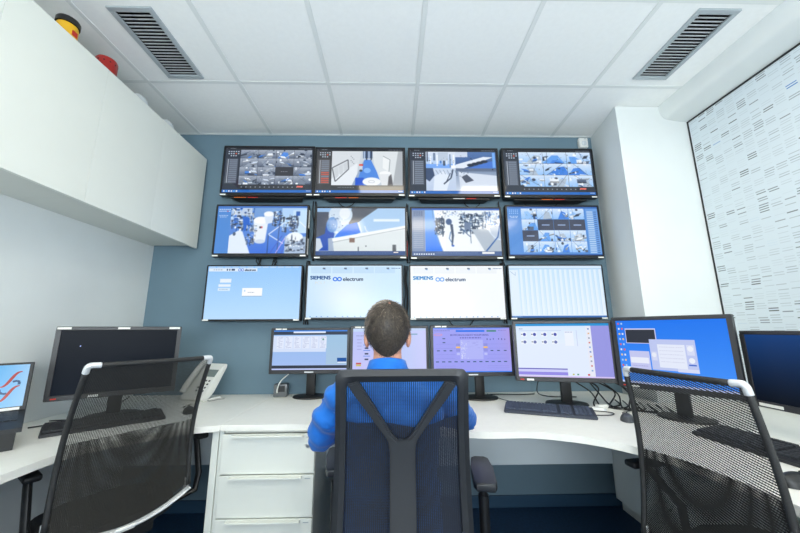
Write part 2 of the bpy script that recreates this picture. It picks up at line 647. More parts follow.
def tex_quad():
    r = random.Random(8)
    p = Pic(W_, H_)
    chrome_ui(p, r, 118)
    x0, y0, x1, y1 = 118, 20, W_ - 8, H_ - 24
    mx, my = (x0 + x1) / 2 - 40, (y0 + y1) / 2 - 24
    cl = (x0, y0, int(mx), int(my))
    p.grad(x0, y0, mx - x0, my - y0, (220, 230, 244), (170, 200, 244))
    p.rect(x0, my - 34, mx - x0, 34, (120, 170, 244))
    for k in range(9):
        p.rect(x0 + 6 + k * 24, y0 + r.uniform(0, 40), r.uniform(6, 16), r.uniform(60, 110), [DRK, WHT, (110, 130, 160), (240, 246, 252), BLU][k % 5])
    p.rect(x0 + 90, y0 + 4, 74, 70, (190, 204, 222))
    p.speck(x0, y0 + 50, mx - x0, 60, 40, [DRK, WHT, (90, 110, 140)], r, 2, 8)
    p.rect(mx - 34, my - 24, 34, 24, (248, 250, 252))
    cl = (int(mx), y0, x1, int(my))
    p.grad(mx, y0, x1 - mx, my - y0, (84, 120, 176), (60, 88, 140))
    p.poly([(mx, my - 30), (mx, my), (mx + 60, my), (x1 - 20, y0 + 44), (x1 - 90, y0 + 40)], (228, 236, 248), cl)
    p.rect(mx, y0, 90, 44, (206, 218, 238))
    p.poly([(mx + 90, my), (x1, my - 70), (x1, my)], (70, 120, 210), cl)
    for k in range(4):
        p.ell(mx + 110 + k * 34, my - 26 - k * 10, 26, 12, (34, 44, 64), cl)
    p.speck(mx, y0 + 30, 140, 40, 26, [DRK, (60, 80, 110), BLU], r, 2, 6, cl)
    p.rect(x1 - 24, y0 + 6, 20, my - y0 - 12, (120, 176, 246))
    cl = (x0, int(my), int(mx), y1)
    p.grad(x0, my, mx - x0, y1 - my, (206, 220, 240), (190, 206, 232))
    p.poly([(x0, my), (x0 + 50, my), (x0 + 62, my + 60), (x0 + 24, my + 110), (x0, my + 90)], (56, 76, 112), cl)
    p.poly([(x0 + 60, my + 70), (x0 + 130, my + 20), (mx - 40, my + 80), (mx - 70, y1), (x0 + 50, y1)], (226, 236, 250), cl)
    for k in range(6):
        p.line([(x0 + 70 + k * 28, my + 14), (x0 + 90 + k * 26, my + 50)], 3, (110, 130, 160), cl)
    p.line([(mx - 20, my + 10), (mx - 36, my + 80), (mx - 90, my + 130)], 10, (60, 74, 100), cl)
    p.line([(mx - 40, my + 40), (mx - 70, my + 110)], 5, (40, 50, 70), cl)
    cl = (int(mx), int(my), x1, y1)
    p.grad(mx, my, x1 - mx, y1 - my, (120, 140, 172), (200, 212, 230))
    p.rect(mx, my, x1 - mx, 26, (96, 112, 140))
    p.poly([(mx + 20, my + 30), (x1, my + 60), (x1, y1), (mx + 30, y1)], (214, 224, 240), cl)
    p.poly([(mx + 40, my + 70), (mx + 80, my + 50), (mx + 130, my + 100), (mx + 70, my + 120)], (76, 84, 104), cl)
    p.speck(mx, my + 16, 90, 50, 22, [WHT, DRK, (60, 74, 100)], r, 3, 8, cl)
    p.rect(x1 - 30, my + 4, 8, 10, (30, 34, 44))
    p.blur(x0, y0, x1 - x0, y1 - y0, 3)
    return p.image('four way picture')


def tex_lab():
    r = random.Random(21)
    p = Pic(W_, H_)
    p.rect(0, 0, W_, H_, (78, 138, 214))
    p.rect(0, 0, W_, 14, (70, 120, 200))
    for j in range(2):
        for i in range(6):
            p.rect(10 + i * 14, 22 + j * 14, 8, 7, (230, 110, 100) if (i == 4 and j == 1) else (214, 228, 246))
    p.scribble(10, 70, 66, 6, (220, 232, 248), r)
    p.scribble(18, 82, 52, 6, (220, 232, 248), r)
    x0, y0, x1, y1 = 96, 14, W_ - 4, H_
    cl = (x0, y0, x1, y1)
    p.grad(x0, y0, x1 - x0, y1 - y0, (120, 162, 216), (54, 110, 220))
    p.rect(x0, y0, 150, 60, (190, 208, 232))
    p.rect(460, y0, 180, 150, (176, 210, 246))
    p.rect(540, y0 + 16, 100, 180, (196, 224, 250))
    p.speck(x0, y0, 170, 170, 120, [(40, 54, 84), WHT, (60, 80, 116), (160, 184, 216), (36, 96, 200)], r, 8, 24, cl)
    p.poly([(180, 80), (230, 90), (236, 170), (196, 200)], (30, 98, 204), cl)
    p.poly([(x0, 230), (x0 + 60, 190), (x0 + 90, 196), (250, H_), (x0, H_)], (226, 238, 252), cl)
    p.ell(x0 + 34, 216, 10, 14, (70, 90, 120), cl)
    p.poly([(260, 110), (366, 110), (352, 270), (276, 280)], (232, 240, 250), cl)
    p.ell(313, 110, 53, 28, (248, 250, 252), cl)
    p.ell(314, 274, 38, 16, (206, 218, 236), cl)
    p.rect(304, 158, 12, 14, (36, 40, 60))
    p.rect(316, 158, 10, 14, (206, 74, 90))
    p.poly([(330, 60), (402, 60), (396, 130), (350, 140)], (214, 228, 246), cl)
    p.ell(366, 60, 36, 20, (246, 250, 254), cl)
    p.speck(215, 150, 70, 150, 60, [(36, 46, 70), (60, 74, 100), WHT, (150, 170, 200)], r, 8, 20, cl)
    p.speck(390, 40, 70, 110, 50, [(36, 46, 70), (60, 74, 100), (206, 220, 238)], r, 8, 20, cl)
    p.speck(470, 80, 110, 120, 80, [(36, 46, 70), (64, 80, 110), (120, 150, 200), (206, 220, 238)], r, 9, 24, cl)
    p.rect(562, 40, 28, 34, (40, 90, 176))
    p.line([(372, 220), (480, 130)], 7, (226, 236, 248), cl)
    p.line([(372, 220), (480, 290)], 7, (226, 236, 248), cl)
    p.line([(372, 220), (372, H_)], 5, (30, 60, 120), cl)
    p.line([(450, 30), (440, H_)], 5, (40, 70, 130), cl)
    for k in range(3):
        p.line([(390 + k * 40, H_), (470 + k * 30, 230)], 6, (206, 176, 246) if k == 1 else (60, 90, 200), cl)
    p.line([(590, 120), (640, 170)], 6, (236, 244, 252), cl)
    p.rect(490, 236, 150, 130, (170, 190, 216))
    p.ell(560, 240, 58, 36, (240, 246, 252), cl)
    p.speck(490, 240, 140, 110, 50, [(46, 58, 84), WHT, (226, 236, 248), (80, 96, 124)], r, 8, 22, cl)
    p.blur(x0, y0, x1 - x0, y1 - y0, 4)
    return p.image('laboratory picture')


def tex_bench():
    r = random.Random(33)
    p = Pic(W_, H_)
    cl = (0, 0, W_, H_)
    p.grad(0, 0, W_, H_, (150, 190, 232), (220, 232, 246))
    p.poly([(250, 0), (440, 0), (300, 110), (230, 130)], (86, 92, 104), cl)
    p.poly([(440, 0), (W_, 0), (W_, 140), (340, 190), (320, 90)], (172, 206, 240), cl)
    p.rect(410, 84, 190, 20, (230, 242, 252))
    p.rect(0, 30, 84, 200, (70, 78, 96))
    p.poly([(70, 110), (130, 200), (110, 330), (0, 330), (0, 230), (60, 200)], (14, 72, 176), cl)
    p.poly([(150, 200), (220, 130), (290, 110), (316, 190), (200, 240), (110, 260)], (24, 116, 236), cl)
    p.ell(170, 52, 86, 84, (206, 222, 238), cl)
    p.ell(200, 40, 40, 46, (232, 240, 248), cl)
    p.poly([(96, 90), (150, 70), (190, 150), (130, 170)], (170, 194, 222), cl)
    p.ell(110, 130, 40, 60, (92, 146, 210), cl)
    p.speck(80, 50, 110, 110, 36, [(90, 120, 160), (226, 238, 248), (60, 90, 130)], r, 3, 9, cl)
    p.line([(300, 110), (324, 190)], 10, (226, 236, 246), cl)
    p.line([(346, 140), (360, 180), (372, 180)], 8, (226, 236, 246), cl)
    p.ell(146, 190, 12, 9, (236, 244, 252), cl)
    p.poly([(100, 236), (W_, 136), (W_, 166), (120, 262)], (244, 248, 250), cl)
    p.poly([(120, 262), (W_, 166), (W_, 332), (130, 332)], (222, 230, 232), cl)
    p.line([(120, 264), (W_, 158)], 4, (150, 160, 166), cl)
    p.rect(238, 232, 38, 34, (126, 96, 84))
    p.poly([(0, 234), (28, 234), (50, 300), (20, 330), (0, 330)], (206, 216, 228), cl)
    p.poly([(84, 236), (112, 230), (130, 332), (90, 332)], (160, 176, 200), cl)
    p.rect(300, 300, 6, 34, (60, 66, 76))
    p.rect(354, 290, 7, 9, (60, 66, 76))
    p.rect(548, 284, 26, 50, (84, 88, 94))
    p.rect(0, 332, W_, 32, (52, 78, 132))
    p.scribble(30, 344, 560, 5, (120, 146, 190), r)
    p.rect(556, 338, 34, 8, (240, 228, 214))
    p.blur(0, 0, W_, 330, 4)
    return p.image('bench picture')


def tex_outdoor():
    r = random.Random(41)
    p = Pic(W_, H_)
    p.rect(0, 0, W_, H_, (150, 170, 206))
    p.rect(0, 0, 92, H_, (136, 152, 182))
    p.rect(0, 0, W_, 14, (70, 110, 190))
    for i in range(5):
        p.rect(14 + i * 14, 20, 6, 40, (92, 110, 146))
    for j in range(16):
        p.rect(10, 72 + j * 15, 70, 8, (158, 170, 192))
    x0, y0, x1, y1 = 96, 14, W_, 330
    cl = (x0, y0, x1, y1)
    p.grad(x0, y0, x1 - x0, y1 - y0, (236, 244, 252), (244, 248, 252))
    p.grad(x0, y0, 120, y1 - y0, (136, 186, 246), (60, 128, 244))
    p.poly([(160, y0), (240, y0), (240, y1), (220, y1), (180, 200)], (250, 252, 254), cl)
    p.speck(170, 76, 66, 128, 110, [(40, 62, 92), (76, 104, 140), (30, 46, 72)], r, 7, 20, cl)
    p.speck(350, 40, 190, 150, 240, [(40, 62, 92), (70, 96, 130), (30, 46, 72), (110, 136, 170)], r, 7, 20, cl)
    p.speck(190, 22, 200, 44, 60, [(60, 84, 118), (206, 222, 242), (130, 156, 196)], r, 4, 11, cl)
    p.speck(530, 18, 106, 120, 90, [(70, 110, 176), (226, 236, 248), (120, 160, 214)], r, 6, 16, cl)
    p.poly([(430, 160), (540, 160), (640, 250), (640, y1), (520, y1)], (178, 190, 204), cl)
    p.poly([(560, 150), (640, 130), (640, 250), (590, 240)], (190, 204, 222), cl)
    p.ring(640, 40, 110, 200, 6, (214, 228, 246), cl, 90, 270)
    p.line([(640, 120), (620, 220), (530, y1)], 8, (30, 80, 160), cl)
    p.line([(150, y0), (160, 140), (190, 250), (220, y1)], 6, (120, 160, 210), cl)
    p.line([(340, 140), (420, 220)], 5, (50, 76, 118), cl)
    p.line([(420, 120), (424, 270)], 4, (60, 84, 120), cl)
    p.ell(268, 104, 22, 24, (66, 94, 140), cl)
    p.poly([(276, 120), (296, 124), (302, 210), (292, 282), (282, 282), (286, 210)], (60, 76, 104), cl)
    p.line([(280, 180), (268, 232), (288, 270)], 6, (80, 120, 176), cl)
    p.ell(292, 288, 10, 7, (40, 90, 190), cl)
    p.rect(380, 110, 46, 54, (104, 124, 158))
    p.rect(0, 330, W_, 34, (84, 106, 152))
    for i in range(9):
        p.rect(12 + i * 17, 346, 10, 10, (226, 234, 246))
    p.rect(500, 334, 88, 16, (236, 238, 240))
    p.scribble(170, 340, 300, 5, (130, 150, 190), r)
    p.blur(x0, y0, x1 - x0, y1 - y0, 4)
    return p.image('outdoor path picture')


def tex_grid4():
    r = random.Random(52)
    p = Pic(W_, H_)
    p.rect(0, 0, W_, H_, (84, 142, 216))
    p.rect(0, 0, W_, 12, (58, 104, 180))
    for j in range(3):
        for i in range(5):
            p.rect(14 + i * 14, 22 + j * 13, 8, 7, (150, 190, 240))
    p.scribble(16, 70, 60, 6, (214, 228, 246), r)
    p.scribble(24, 80, 46, 6, (214, 228, 246), r)
    x0, y0, cw, ch = 98, 14, 112, 83
    dark = {(1, 1), (2, 1), (3, 1), (0, 2)}
    for j in range(4):
        for i in range(4):
            if (i, j) in dark:
                p.rect(x0 + i * cw, y0 + j * ch, cw - 2, ch - 2, (66, 72, 92))
                p.rect(x0 + i * cw + 28, y0 + j * ch + 38, 54, 8, (150, 172, 214))
            else:
                camview(p, x0 + i * cw, y0 + j * ch, cw - 3, ch - 3, 700 + j * 4 + i, 2)
    p.rect(556, 14, 84, 340, (110, 160, 224))
    for j in range(20):
        p.rect(562, 34 + j * 16, 44, 10, (176, 206, 240))
        p.rect(612, 36 + j * 16, 18, 7, (70, 110, 180))
    p.rect(0, H_ - 8, W_, 8, (40, 90, 170))
    return p.image('sixteen way picture')


def electrum(p, x, y, h, cb, ct, lw):
    r = h * 0.62
    p.ring(x + r, y - h * .42, r, r * .82, lw, cb)
    p.ring(x + r * 3.0, y - h * .42, r, r * .82, lw, cb)
    p.line([(x + r * 1.4, y - h * .9), (x + r * 2.6, y + h * .05)], lw, cb)
    p.text('electrum', x + r * 4.7, y, h * .94, ct, 1.5, 1.04)


def tex_logo(name, bg0, bg1, cs, cb, ct, soft):
    r = random.Random(hash(name) % 99 if 0 else len(name))
    p = Pic(W_, H_)
    p.grad(0, 0, W_, H_, bg0, bg1)
    # broad soft whitening left of centre, blended into the picture
    yy, xx = np.mgrid[0:H_, 0:W_].astype(np.float32)
    t = np.exp(-(((xx - 250) / 190) ** 2 + ((yy - 210) / 150) ** 2))[..., None] * soft
    p.a = p.a * (1 - t) + 250 * t
    for i in range(4):
        p.rect(20 + i * 146, 10, 138, 44, tuple(v * 0.965 for v in bg1), .8)
        p.rect(100 + i * 146, 14, 18, 10, (70, 84, 110), .8)
        p.rect(106 + i * 146, 24, 14, 6, (120, 170, 230), .6)
    p.scribble(572, 16, 60, 6, (60, 90, 150), r)
    p.text('SIEMENS', 17, 97, 25, cs, 2.0, width=137)
    p.text('PCS 7', 50, 132, 20, tuple(v * .55 + w2 * .45 for v, w2 in zip(bg1, (250, 224, 190))), 0)
    p.ring(187, 96, 13, 12, 8, cb)
    p.ring(216, 96, 13, 12, 8, cb)
    p.line([(195, 88), (208, 104)], 8, cb)
    p.text('electrum', 239, 108, 27, ct, 1.5, width=138)
    for k in range(14):
        p.rect(20 + k * 43 + r.uniform(-10, 10), H_ - 10, 9, 6, (96, 150, 214), .8)
    return p.image(name)


def tex_pale_form():
    r = random.Random(3)
    p = Pic(W_, H_)
    p.grad(0, 0, W_, H_, (150, 200, 250), (186, 222, 254))
    for k in range(12):
        p.rect(8 + k * 52, 2, 40, 8, (190, 216, 244), .9)
    p.rect(6, 14, 330, 22, (226, 238, 252))
    p.scribble(36, 20, 66, 9, (150, 166, 190), r, .6)
    p.scribble(126, 18, 58, 13, (48, 70, 110), r, .95)
    electrum(p, 206, 32, 15, (50, 110, 220), (60, 78, 110), 4)
    p.rect(88, 88, 76, 26, (232, 242, 254))
    p.rect(80, 126, 82, 17, (232, 242, 254))
    p.rect(78, 152, 82, 20, (216, 234, 252))
    p.scribble(88, 158, 60, 6, (140, 170, 200), r, .6)
    p.rect(244, 152, 136, 56, (252, 253, 254))
    p.rect(244, 206, 136, 4, (150, 170, 200))
    p.scribble(282, 180, 44, 5, (120, 140, 170), r)
    p.rect(256, 164, 10, 14, (196, 220, 244))
    return p.image('pale blue form picture')


def tex_pale_table():
    r = random.Random(4)
    p = Pic(W_, H_)
    p.grad(0, 0, W_, H_, (196, 226, 250), (224, 240, 254))
    for k in range(17):
        p.rect(70 + k * 34, 26, 20, 320, (236, 246, 254), .7)
        p.rect(70 + k * 34, 26, 3, 320, (176, 210, 240), .7)
    p.rect(0, 0, W_, 18, (214, 234, 252))
    p.rect(0, 20, W_, 3, (150, 190, 230))
    p.rect(4, 30, 58, 310, (226, 240, 252))
    p.line([(10, 40), (44, 70), (44, 44)], 3, (160, 190, 220))
    p.rect(0, H_ - 12, W_, 12, (60, 110, 180))
    p.scribble(10, H_ - 8, 60, 4, (180, 210, 240), r)
    return p.image('pale table picture')


def tex_m1():
    r = random.Random(6)
    p = Pic(W_, 400)
    p.grad(0, 0, W_, 400, (150, 190, 238), (166, 192, 242))
    p.rect(0, 0, W_, 12, (70, 140, 236))
    p.rect(0, 12, W_, 34, (58, 68, 86))
    p.rect(170, 12, 280, 16, (232, 238, 248))
    p.rect(0, 56, 456, 164, (214, 226, 250))
    for k in range(6):
        p.rect(30 + k * 74, 66, 60, 120, (226, 234, 252))
        for j in range(9):
            p.scribble(34 + k * 74 + r.uniform(0, 14), 70 + j * 13, r.uniform(12, 44), 4, (110, 120, 176), r, .7)
    p.rect(424, 84, 12, 18, (70, 150, 120))
    p.grad(460, 50, 180, 300, (160, 196, 226), (170, 198, 226), False)
    p.rect(556, 282, 80, 40, (32, 86, 160))
    p.rect(560, 322, 76, 10, (236, 240, 250))
    p.rect(0, 356, W_, 30, (56, 62, 74))
    p.rect(0, 388, W_, 12, (196, 206, 250))
    return p.image('process table picture')


def tex_m2():
    r = random.Random(9)
    p = Pic(W_, 400)
    p.grad(0, 0, W_, 400, (186, 196, 246), (200, 200, 250))
    p.rect(0, 0, W_, 30, (196, 214, 246))
    p.scribble(30, 66, 70, 8, (110, 116, 170), r)
    for j in range(4):
        p.rect(36, 104 + j * 30, 40, 5, (150, 150, 210))
        p.rect(92, 102 + j * 52, 60, 6, (74, 130, 224))
        p.rect(104, 128 + j * 52, 32, 14, (56, 66, 100))
    p.rect(30, 322, 44, 14, (196, 84, 80))
    p.rect(30, 338, 44, 16, (206, 190, 110))
    p.grad(400, 20, 240, 380, (190, 206, 248), (206, 208, 252), True)
    p.rect(510, 52, 56, 8, (76, 150, 170))
    return p.image('lilac list picture')


def tex_m3():
    r = random.Random(10)
    p = Pic(W_, 380, (160, 162, 244))
    p.rect(0, 0, W_, 10, (120, 150, 246))
    p.rect(120, 6, 130, 6, (60, 120, 220))
    p.scribble(10, 22, 130, 6, (90, 96, 170), r)
    p.rect(190, 20, 240, 16, (44, 118, 240))
    p.rect(448, 20, 80, 16, (86, 140, 140))
    p.scribble(546, 22, 70, 6, (110, 110, 190), r)
    p.ring(42, 60, 34, 8, 3, (240, 150, 150))
    p.text('BIOTECHNOLOGICKY MONITORING', 142, 70, 14, (92, 92, 170), 0.4, .96)
    p.scribble(222, 82, 180, 10, (92, 92, 170), r)
    p.rect(222, 106, 190, 166, (178, 182, 248))
    for k in range(46):
        p.rect(230 + r.uniform(0, 70) * r.random(), 112 + r.uniform(0, 150), 5, 5, (226, 230, 254))
    for k in range(12):
        p.scribble(280 + r.uniform(0, 90), 116 + k * 7 % 60, 24, 3, (140, 140, 220), r, .6)
    for k in range(12):
        p.rect(18 + k * 51, 288, 26, 8, (52, 92, 120))
    for (x, y) in ((78, 90), (78, 124), (30, 194), (84, 194), (134, 194), (474, 194), (528, 194), (584, 194)):
        p.rect(x, y, 22, 8, (56, 84, 116))
    for y in (140, 176, 228, 262, 326, 344):
        p.scribble(20, y, 160, 3, (130, 130, 214), r, .7)
        p.scribble(440, y, 180, 3, (130, 130, 214), r, .7)
    for k in range(8):
        p.rect(446 + (k % 3) * 26 + (96 if k > 3 else 0), 92 + (k % 2) * 4, 6, 12, (70, 80, 140))
    for x in (188, 416):
        p.rect(x, 136, 34, 70, (146, 148, 226))
        p.rect(x, 162, 34, 14, (246, 196, 110))
        p.rect(x + 4, 216, 26, 20, (190, 194, 250))
    p.rect(0, 372, W_, 8, (60, 130, 244))
    yy, xx = np.mgrid[0:380, 0:W_].astype(np.float32)
    t = (np.clip((xx - 500) / 140, 0, 1) ** 1.5 * np.clip(1 - yy / 420, 0, 1) * .4)[..., None]
    p.a = p.a * (1 - t) + np.array((206, 160, 210), np.float32) * t
    return p.image('lilac diagram picture')


def tex_m4():
    r = random.Random(11)
    p = Pic(W_, 400, (226, 236, 254))
    p.rect(0, 0, W_, 18, (34, 146, 214))
    p.rect(520, 18, 120, 382, (152, 152, 226))
    p.grad(0, 20, 510, 130, (216, 232, 252), (226, 238, 254))
    p.scribble(24, 36, 26, 6, (80, 90, 140), r)
    p.rect(20, 52, 300, 2, (170, 180, 220))
    for j in range(2):
        for i in range(4):
            p.rect(34 + i * 72, 64 + j * 58, 42, 34, (238, 244, 254))
            p.ell(60 + i * 72, 82 + j * 58, 11, 12, (70, 80, 170) if j == 0 else (110, 120, 176))
            p.rect(36 + i * 72, 78 + j * 58, 10, 6, (44, 60, 60))
    p.rect(340, 58, 60, 110, (236, 242, 254))
    p.scribble(344, 62, 50, 6, (130, 140, 190), r)
    p.rect(420, 50, 4, 120, (196, 206, 236))
    p.rect(486, 18, 34, 372, (232, 234, 246))
    for k in range(10):
        p.rect(497, 36 + k * 34, 11, 11, [(110, 140, 200), (222, 176, 130), (150, 158, 176), (206, 120, 110), (130, 170, 216)][k % 5])
    p.rect(0, 336, 340, 8, (96, 86, 190))
    p.rect(0, 346, 340, 14, (206, 206, 250))
    p.rect(0, 362, 340, 24, (150, 140, 230))
    p.rect(370, 372, 12, 10, (190, 190, 90))
    p.rect(400, 372, 12, 10, (80, 150, 120))
    p.rect(470, 372, 14, 12, (206, 70, 60))
    p.rect(0, 390, W_, 10, (216, 200, 246))
    return p.image('device window picture')


def tex_m5():
    r = random.Random(12)
    p = Pic(W_, 400)
    p.grad(0, 0, W_, 400, (36, 120, 240), (74, 148, 250))
    for j in range(10):
        for i in range(2):
            p.rect(12 + i * 22, 14 + j * 34, 11, 12, [(232, 96, 84), (226, 234, 246), (240, 200, 120), (170, 206, 246)][(i * 3 + j) % 4])
    p.rect(58, 52, 196, 96, (206, 206, 240))
    p.rect(62, 60, 186, 84, (52, 56, 66))
    p.rect(70, 196, 128, 124, (196, 200, 240))
    p.rect(74, 236, 116, 36, (232, 236, 250))
    p.scribble(80, 286, 100, 5, (150, 150, 206), r)
    p.rect(206, 120, 260, 186, (190, 200, 240))
    p.rect(252, 150, 156, 140, (228, 234, 250))
    p.rect(214, 196, 30, 54, (210, 216, 244))
    p.ell(226, 216, 14, 14, (232, 236, 248))
    p.rect(416, 150, 40, 60, (214, 220, 246))
    p.ell(436, 172, 16, 16, (236, 240, 250))
    p.ell(436, 240, 16, 16, (236, 240, 250))
    p.rect(416, 262, 40, 8, (70, 110, 206))
    p.rect(352, 290, 114, 20, (214, 220, 246))
    for j in range(5):
        p.scribble(262, 164 + j * 22, 134, 4, (196, 200, 226), r)
    p.rect(0, 388, W_, 12, (196, 206, 246))
    return p.image('blue desktop picture')


def tex_off(name, c0, c1):
    p = Pic(64, 40)
    p.grad(0, 0, 64, 40, c0, c1)
    return p.image(name)


def tex_laptop():
    p = Pic(W_, 400)
    p.grad(0, 0, W_, 400, (24, 140, 214), (30, 150, 226))
    p.grad(260, 0, 380, 400, (40, 150, 226), (158, 206, 246), True)
    def band(y, c):
        pts = [(478 + t * 122, y - 138 * t + 22 * math.sin(t * 6.283)) for t in [k / 24 for k in range(25)]]
        for i in range(24):
            p.line(pts[i:i + 2], 8 + 14 * math.sin(PI * (i + .5) / 24), c)
    p.line([(480, 228), (486, 256), (506, 272), (528, 270)], 18, (38, 76, 122))
    p.line([(552, 162), (580, 156), (594, 170), (592, 194)], 18, (38, 76, 122))
    band(208, (176, 54, 44))
    band(344, (176, 54, 44))
    return p.image('laptop emblem picture')


def tex_mural():
    """printed wall panel: 0.5 mm/px would be wasteful, so 4 mm/px: pale ground with columns of ruled dashes"""
    r = random.Random(77)
    Wp, Hp = 1024, 960          # 2.56 m x 1.92 m at 2.5 / 2 mm
    p = Pic(Wp, Hp, (212, 222, 228))
    pitch = 25
    for col in range(Wp // pitch + 1):
        y = 3
        x = 4 + col * pitch
        while y < Hp:
            n = r.choice((1, 1, 1, 2, 2, 3, 3, 4))
            d = r.choice((0.06, 0.1, 0.14, 0.18, 0.22, 0.28, 0.36, 0.46, 0.6, 0.9))
            c = (84, 90, 92) if r.random() > 0.02 else (70, 120, 184)
            for k in range(n):
                dd = d * r.uniform(.6, 1.1)
                p.rect(x + r.randint(-1, 1), y, 20, 2.6 if d > .5 else 2, c, min(1, dd))
                y += 7
            y += r.choice((4, 6, 8, 10, 14, 20))
    return p.image('ruled dash print')


# ------------------------------------------------------------------ room shell
XL, XR, YB, YF, ZC = -1.85, 2.16, 2.51, -1.65, 2.8
struct(B().b2(XL - .1, XR + .1, YF - .1, YB + .1, -0.1, 0).build('floor', M_floor))
struct(B().b2(XL - .1, XR + .1, YB, YB + .1, 0, ZC + .12).build('wall_back', M_blue))
struct(B().b2(XL - .1, XL, YF - .1, YB, 0, ZC + .12).build('wall_left', M_wall))
struct(B().b2(XR, XR + .1, YF - .1, YB, 0, ZC + .12).build('wall_right', M_wall))
wr = B()
wr.b2(XL, XR, YF - .1, YF, 0, 1.0).b2(XL, XR, YF - .1, YF, 2.3, ZC + .12)
wr.b2(XL, -1.05, YF - .1, YF, 1.0, 2.3).b2(1.35, XR, YF - .1, YF, 1.0, 2.3)
struct(wr.build('wall_rear', M_wall))
wf = struct(B().b2(-1.05, 1.35, YF - .1, YF - .06, 1.0, 1.05).b2(-1.05, 1.35, YF - .1, YF - .06, 2.25, 2.3)
            .b2(-1.05, -1.0, YF - .1, YF - .06, 1.05, 2.25).b2(1.3, 1.35, YF - .1, YF - .06, 1.05, 2.25)
            .b2(0.125, 0.175, YF - .1, YF - .06, 1.05, 2.25).build('window_1', M_white))  # unseen window, added to go with the rear fill lamp
B().b2(-1.0, 0.125, YF - .09, YF - .08, 1.05, 2.25).build('pane', M_glassw, wf)
B().b2(0.175, 1.3, YF - .09, YF - .08, 1.05, 2.25).build('pane', M_glassw, wf)

# white pier in the right rear corner and the rounded beam along the right wall
struct(B().prism([(1.632, 2.11), (XR, 2.11), (XR, YB), (1.69, YB)], 0, ZC).build('wall_pier', M_wall))
prof = [(1.955, ZC + .02), (1.957, 2.765)] + [(1.957 + .055 * (1 - math.cos(t)), 2.765 - .07 * math.sin(t)) for t in (.25, .5, .75, 1.0, 1.25, 1.5)] + [(2.06, 2.685), (XR, 2.676), (XR, ZC + .02)]
bb = B()
bb.rings([[Vector((x, y, z)) for x, z in prof] for y in (YF, 2.11)])
struct(bb.build('trim_1', M_wall, smooth=40))
struct(B().b2(XL, 1.69, YB - .014, YB, 0, .075, .003).build('baseboard_back', M_base))
struct(B().b2(XL, XL + .014, YF, YB - .014, 0, .075, .003).build('baseboard_left', M_base))
struct(B().b2(1.62, 1.634, 2.12, 2.49, 0, .075, .003).build('baseboard_pier', M_base))

# suspended ceiling: slab, grid bars, tiles
ceil = struct(B().b2(XL, XR, YF, YB, ZC + .10, ZC + .14).build('ceiling', M_void))
gx = [XL, -1.60, -1.01, -.425, .165, .755, 1.345, 1.956]
gy = [YB, 1.915, 1.325, .735, .145, -.445, -1.035, YF]
gy = gy[::-1]
BW = .012
for x in gx[1:-1]:
    B().b2(x - BW, x + BW, YF, YB, ZC, ZC + .03).build('grid_bar', M_grid, ceil)
for i in range(1, len(gy) - 1):
    for j in range(len(gx) - 1):
        B().b2(gx[j] + (BW if j else 0), gx[j + 1] - (BW if j < len(gx) - 2 else 0), gy[i] - BW, gy[i] + BW, ZC + .001, ZC + .03).build('grid_bar', M_grid, ceil)
B().b2(XL, XL + .015, YF, YB, ZC - .001, ZC + .02).build('edge_trim', M_grid, ceil)
B().b2(XL + .015, 1.69, YB - .015, YB, ZC - .001, ZC + .02).build('edge_trim', M_grid, ceil)

LAMPS = [(3, 4), (5, 4), (2, 2), (4, 2), (6, 2)]     # lamp tiles (column, row); the last is added to brighten the left wall
VENT_L = (-1.44, -1.215, 1.40, 1.878)
VENT_R = (1.566, 1.79, 1.362, 1.842)
for i in range(len(gy) - 1):
    for j in range(len(gx) - 1):
        x0, x1 = gx[j] + (BW if j else 0), gx[j + 1] - (BW if j < len(gx) - 2 else 0)
        y0, y1 = gy[i] + (BW if i else 0), gy[i + 1] - (BW if i < len(gy) - 2 else 0)
        if (j, i) in LAMPS:
            continue
        t = B()
        hole = None
        for v in (VENT_L, VENT_R):
            if x0 < (v[0] + v[1]) / 2 < x1 and y0 < (v[2] + v[3]) / 2 < y1:
                hole = v
        if hole:
            a, b, c, d = hole[0] + .014, hole[1] - .014, hole[2] + .014, hole[3] - .014
            t.b2(x0, a, y0, y1, ZC + .003, ZC + .02).b2(b, x1, y0, y1, ZC + .003, ZC + .02)
            t.b2(a, b, y0, c, ZC + .003, ZC + .02).b2(a, b, d, y1, ZC + .003, ZC + .02)
        else:
            t.b2(x0, x1, y0, y1, ZC + .003, ZC + .02, .002, 1)
        t.build('ceiling_tile', M_tile, ceil)

lamp_pos = ['above the man\'s chair', 'above the right chair', 'rear left behind the camera', 'rear middle behind the camera', 'added rear right to brighten the left wall']
for k, (j, i) in enumerate(LAMPS):
    cx, cy = (gx[j] + gx[j + 1]) / 2, (gy[i] + gy[i + 1]) / 2
    L_ = thing('ceiling_light', 'square recessed ceiling light panel ' + lamp_pos[k], 'light', (cx, cy, ZC), 0, 'recessed ceiling light panels')
    f = B()
    f.b2(-.28, .28, -.28, -.255, 0, .03).b2(-.28, .28, .255, .28, 0, .03).b2(-.28, -.255, -.255, .255, 0, .03).b2(.255, .28, -.255, .255, 0, .03)
    f.build('frame', M_white, L_)
    B().b2(-.255, .255, -.255, .255, .006, .012).build('diffuser', M_diff, L_)


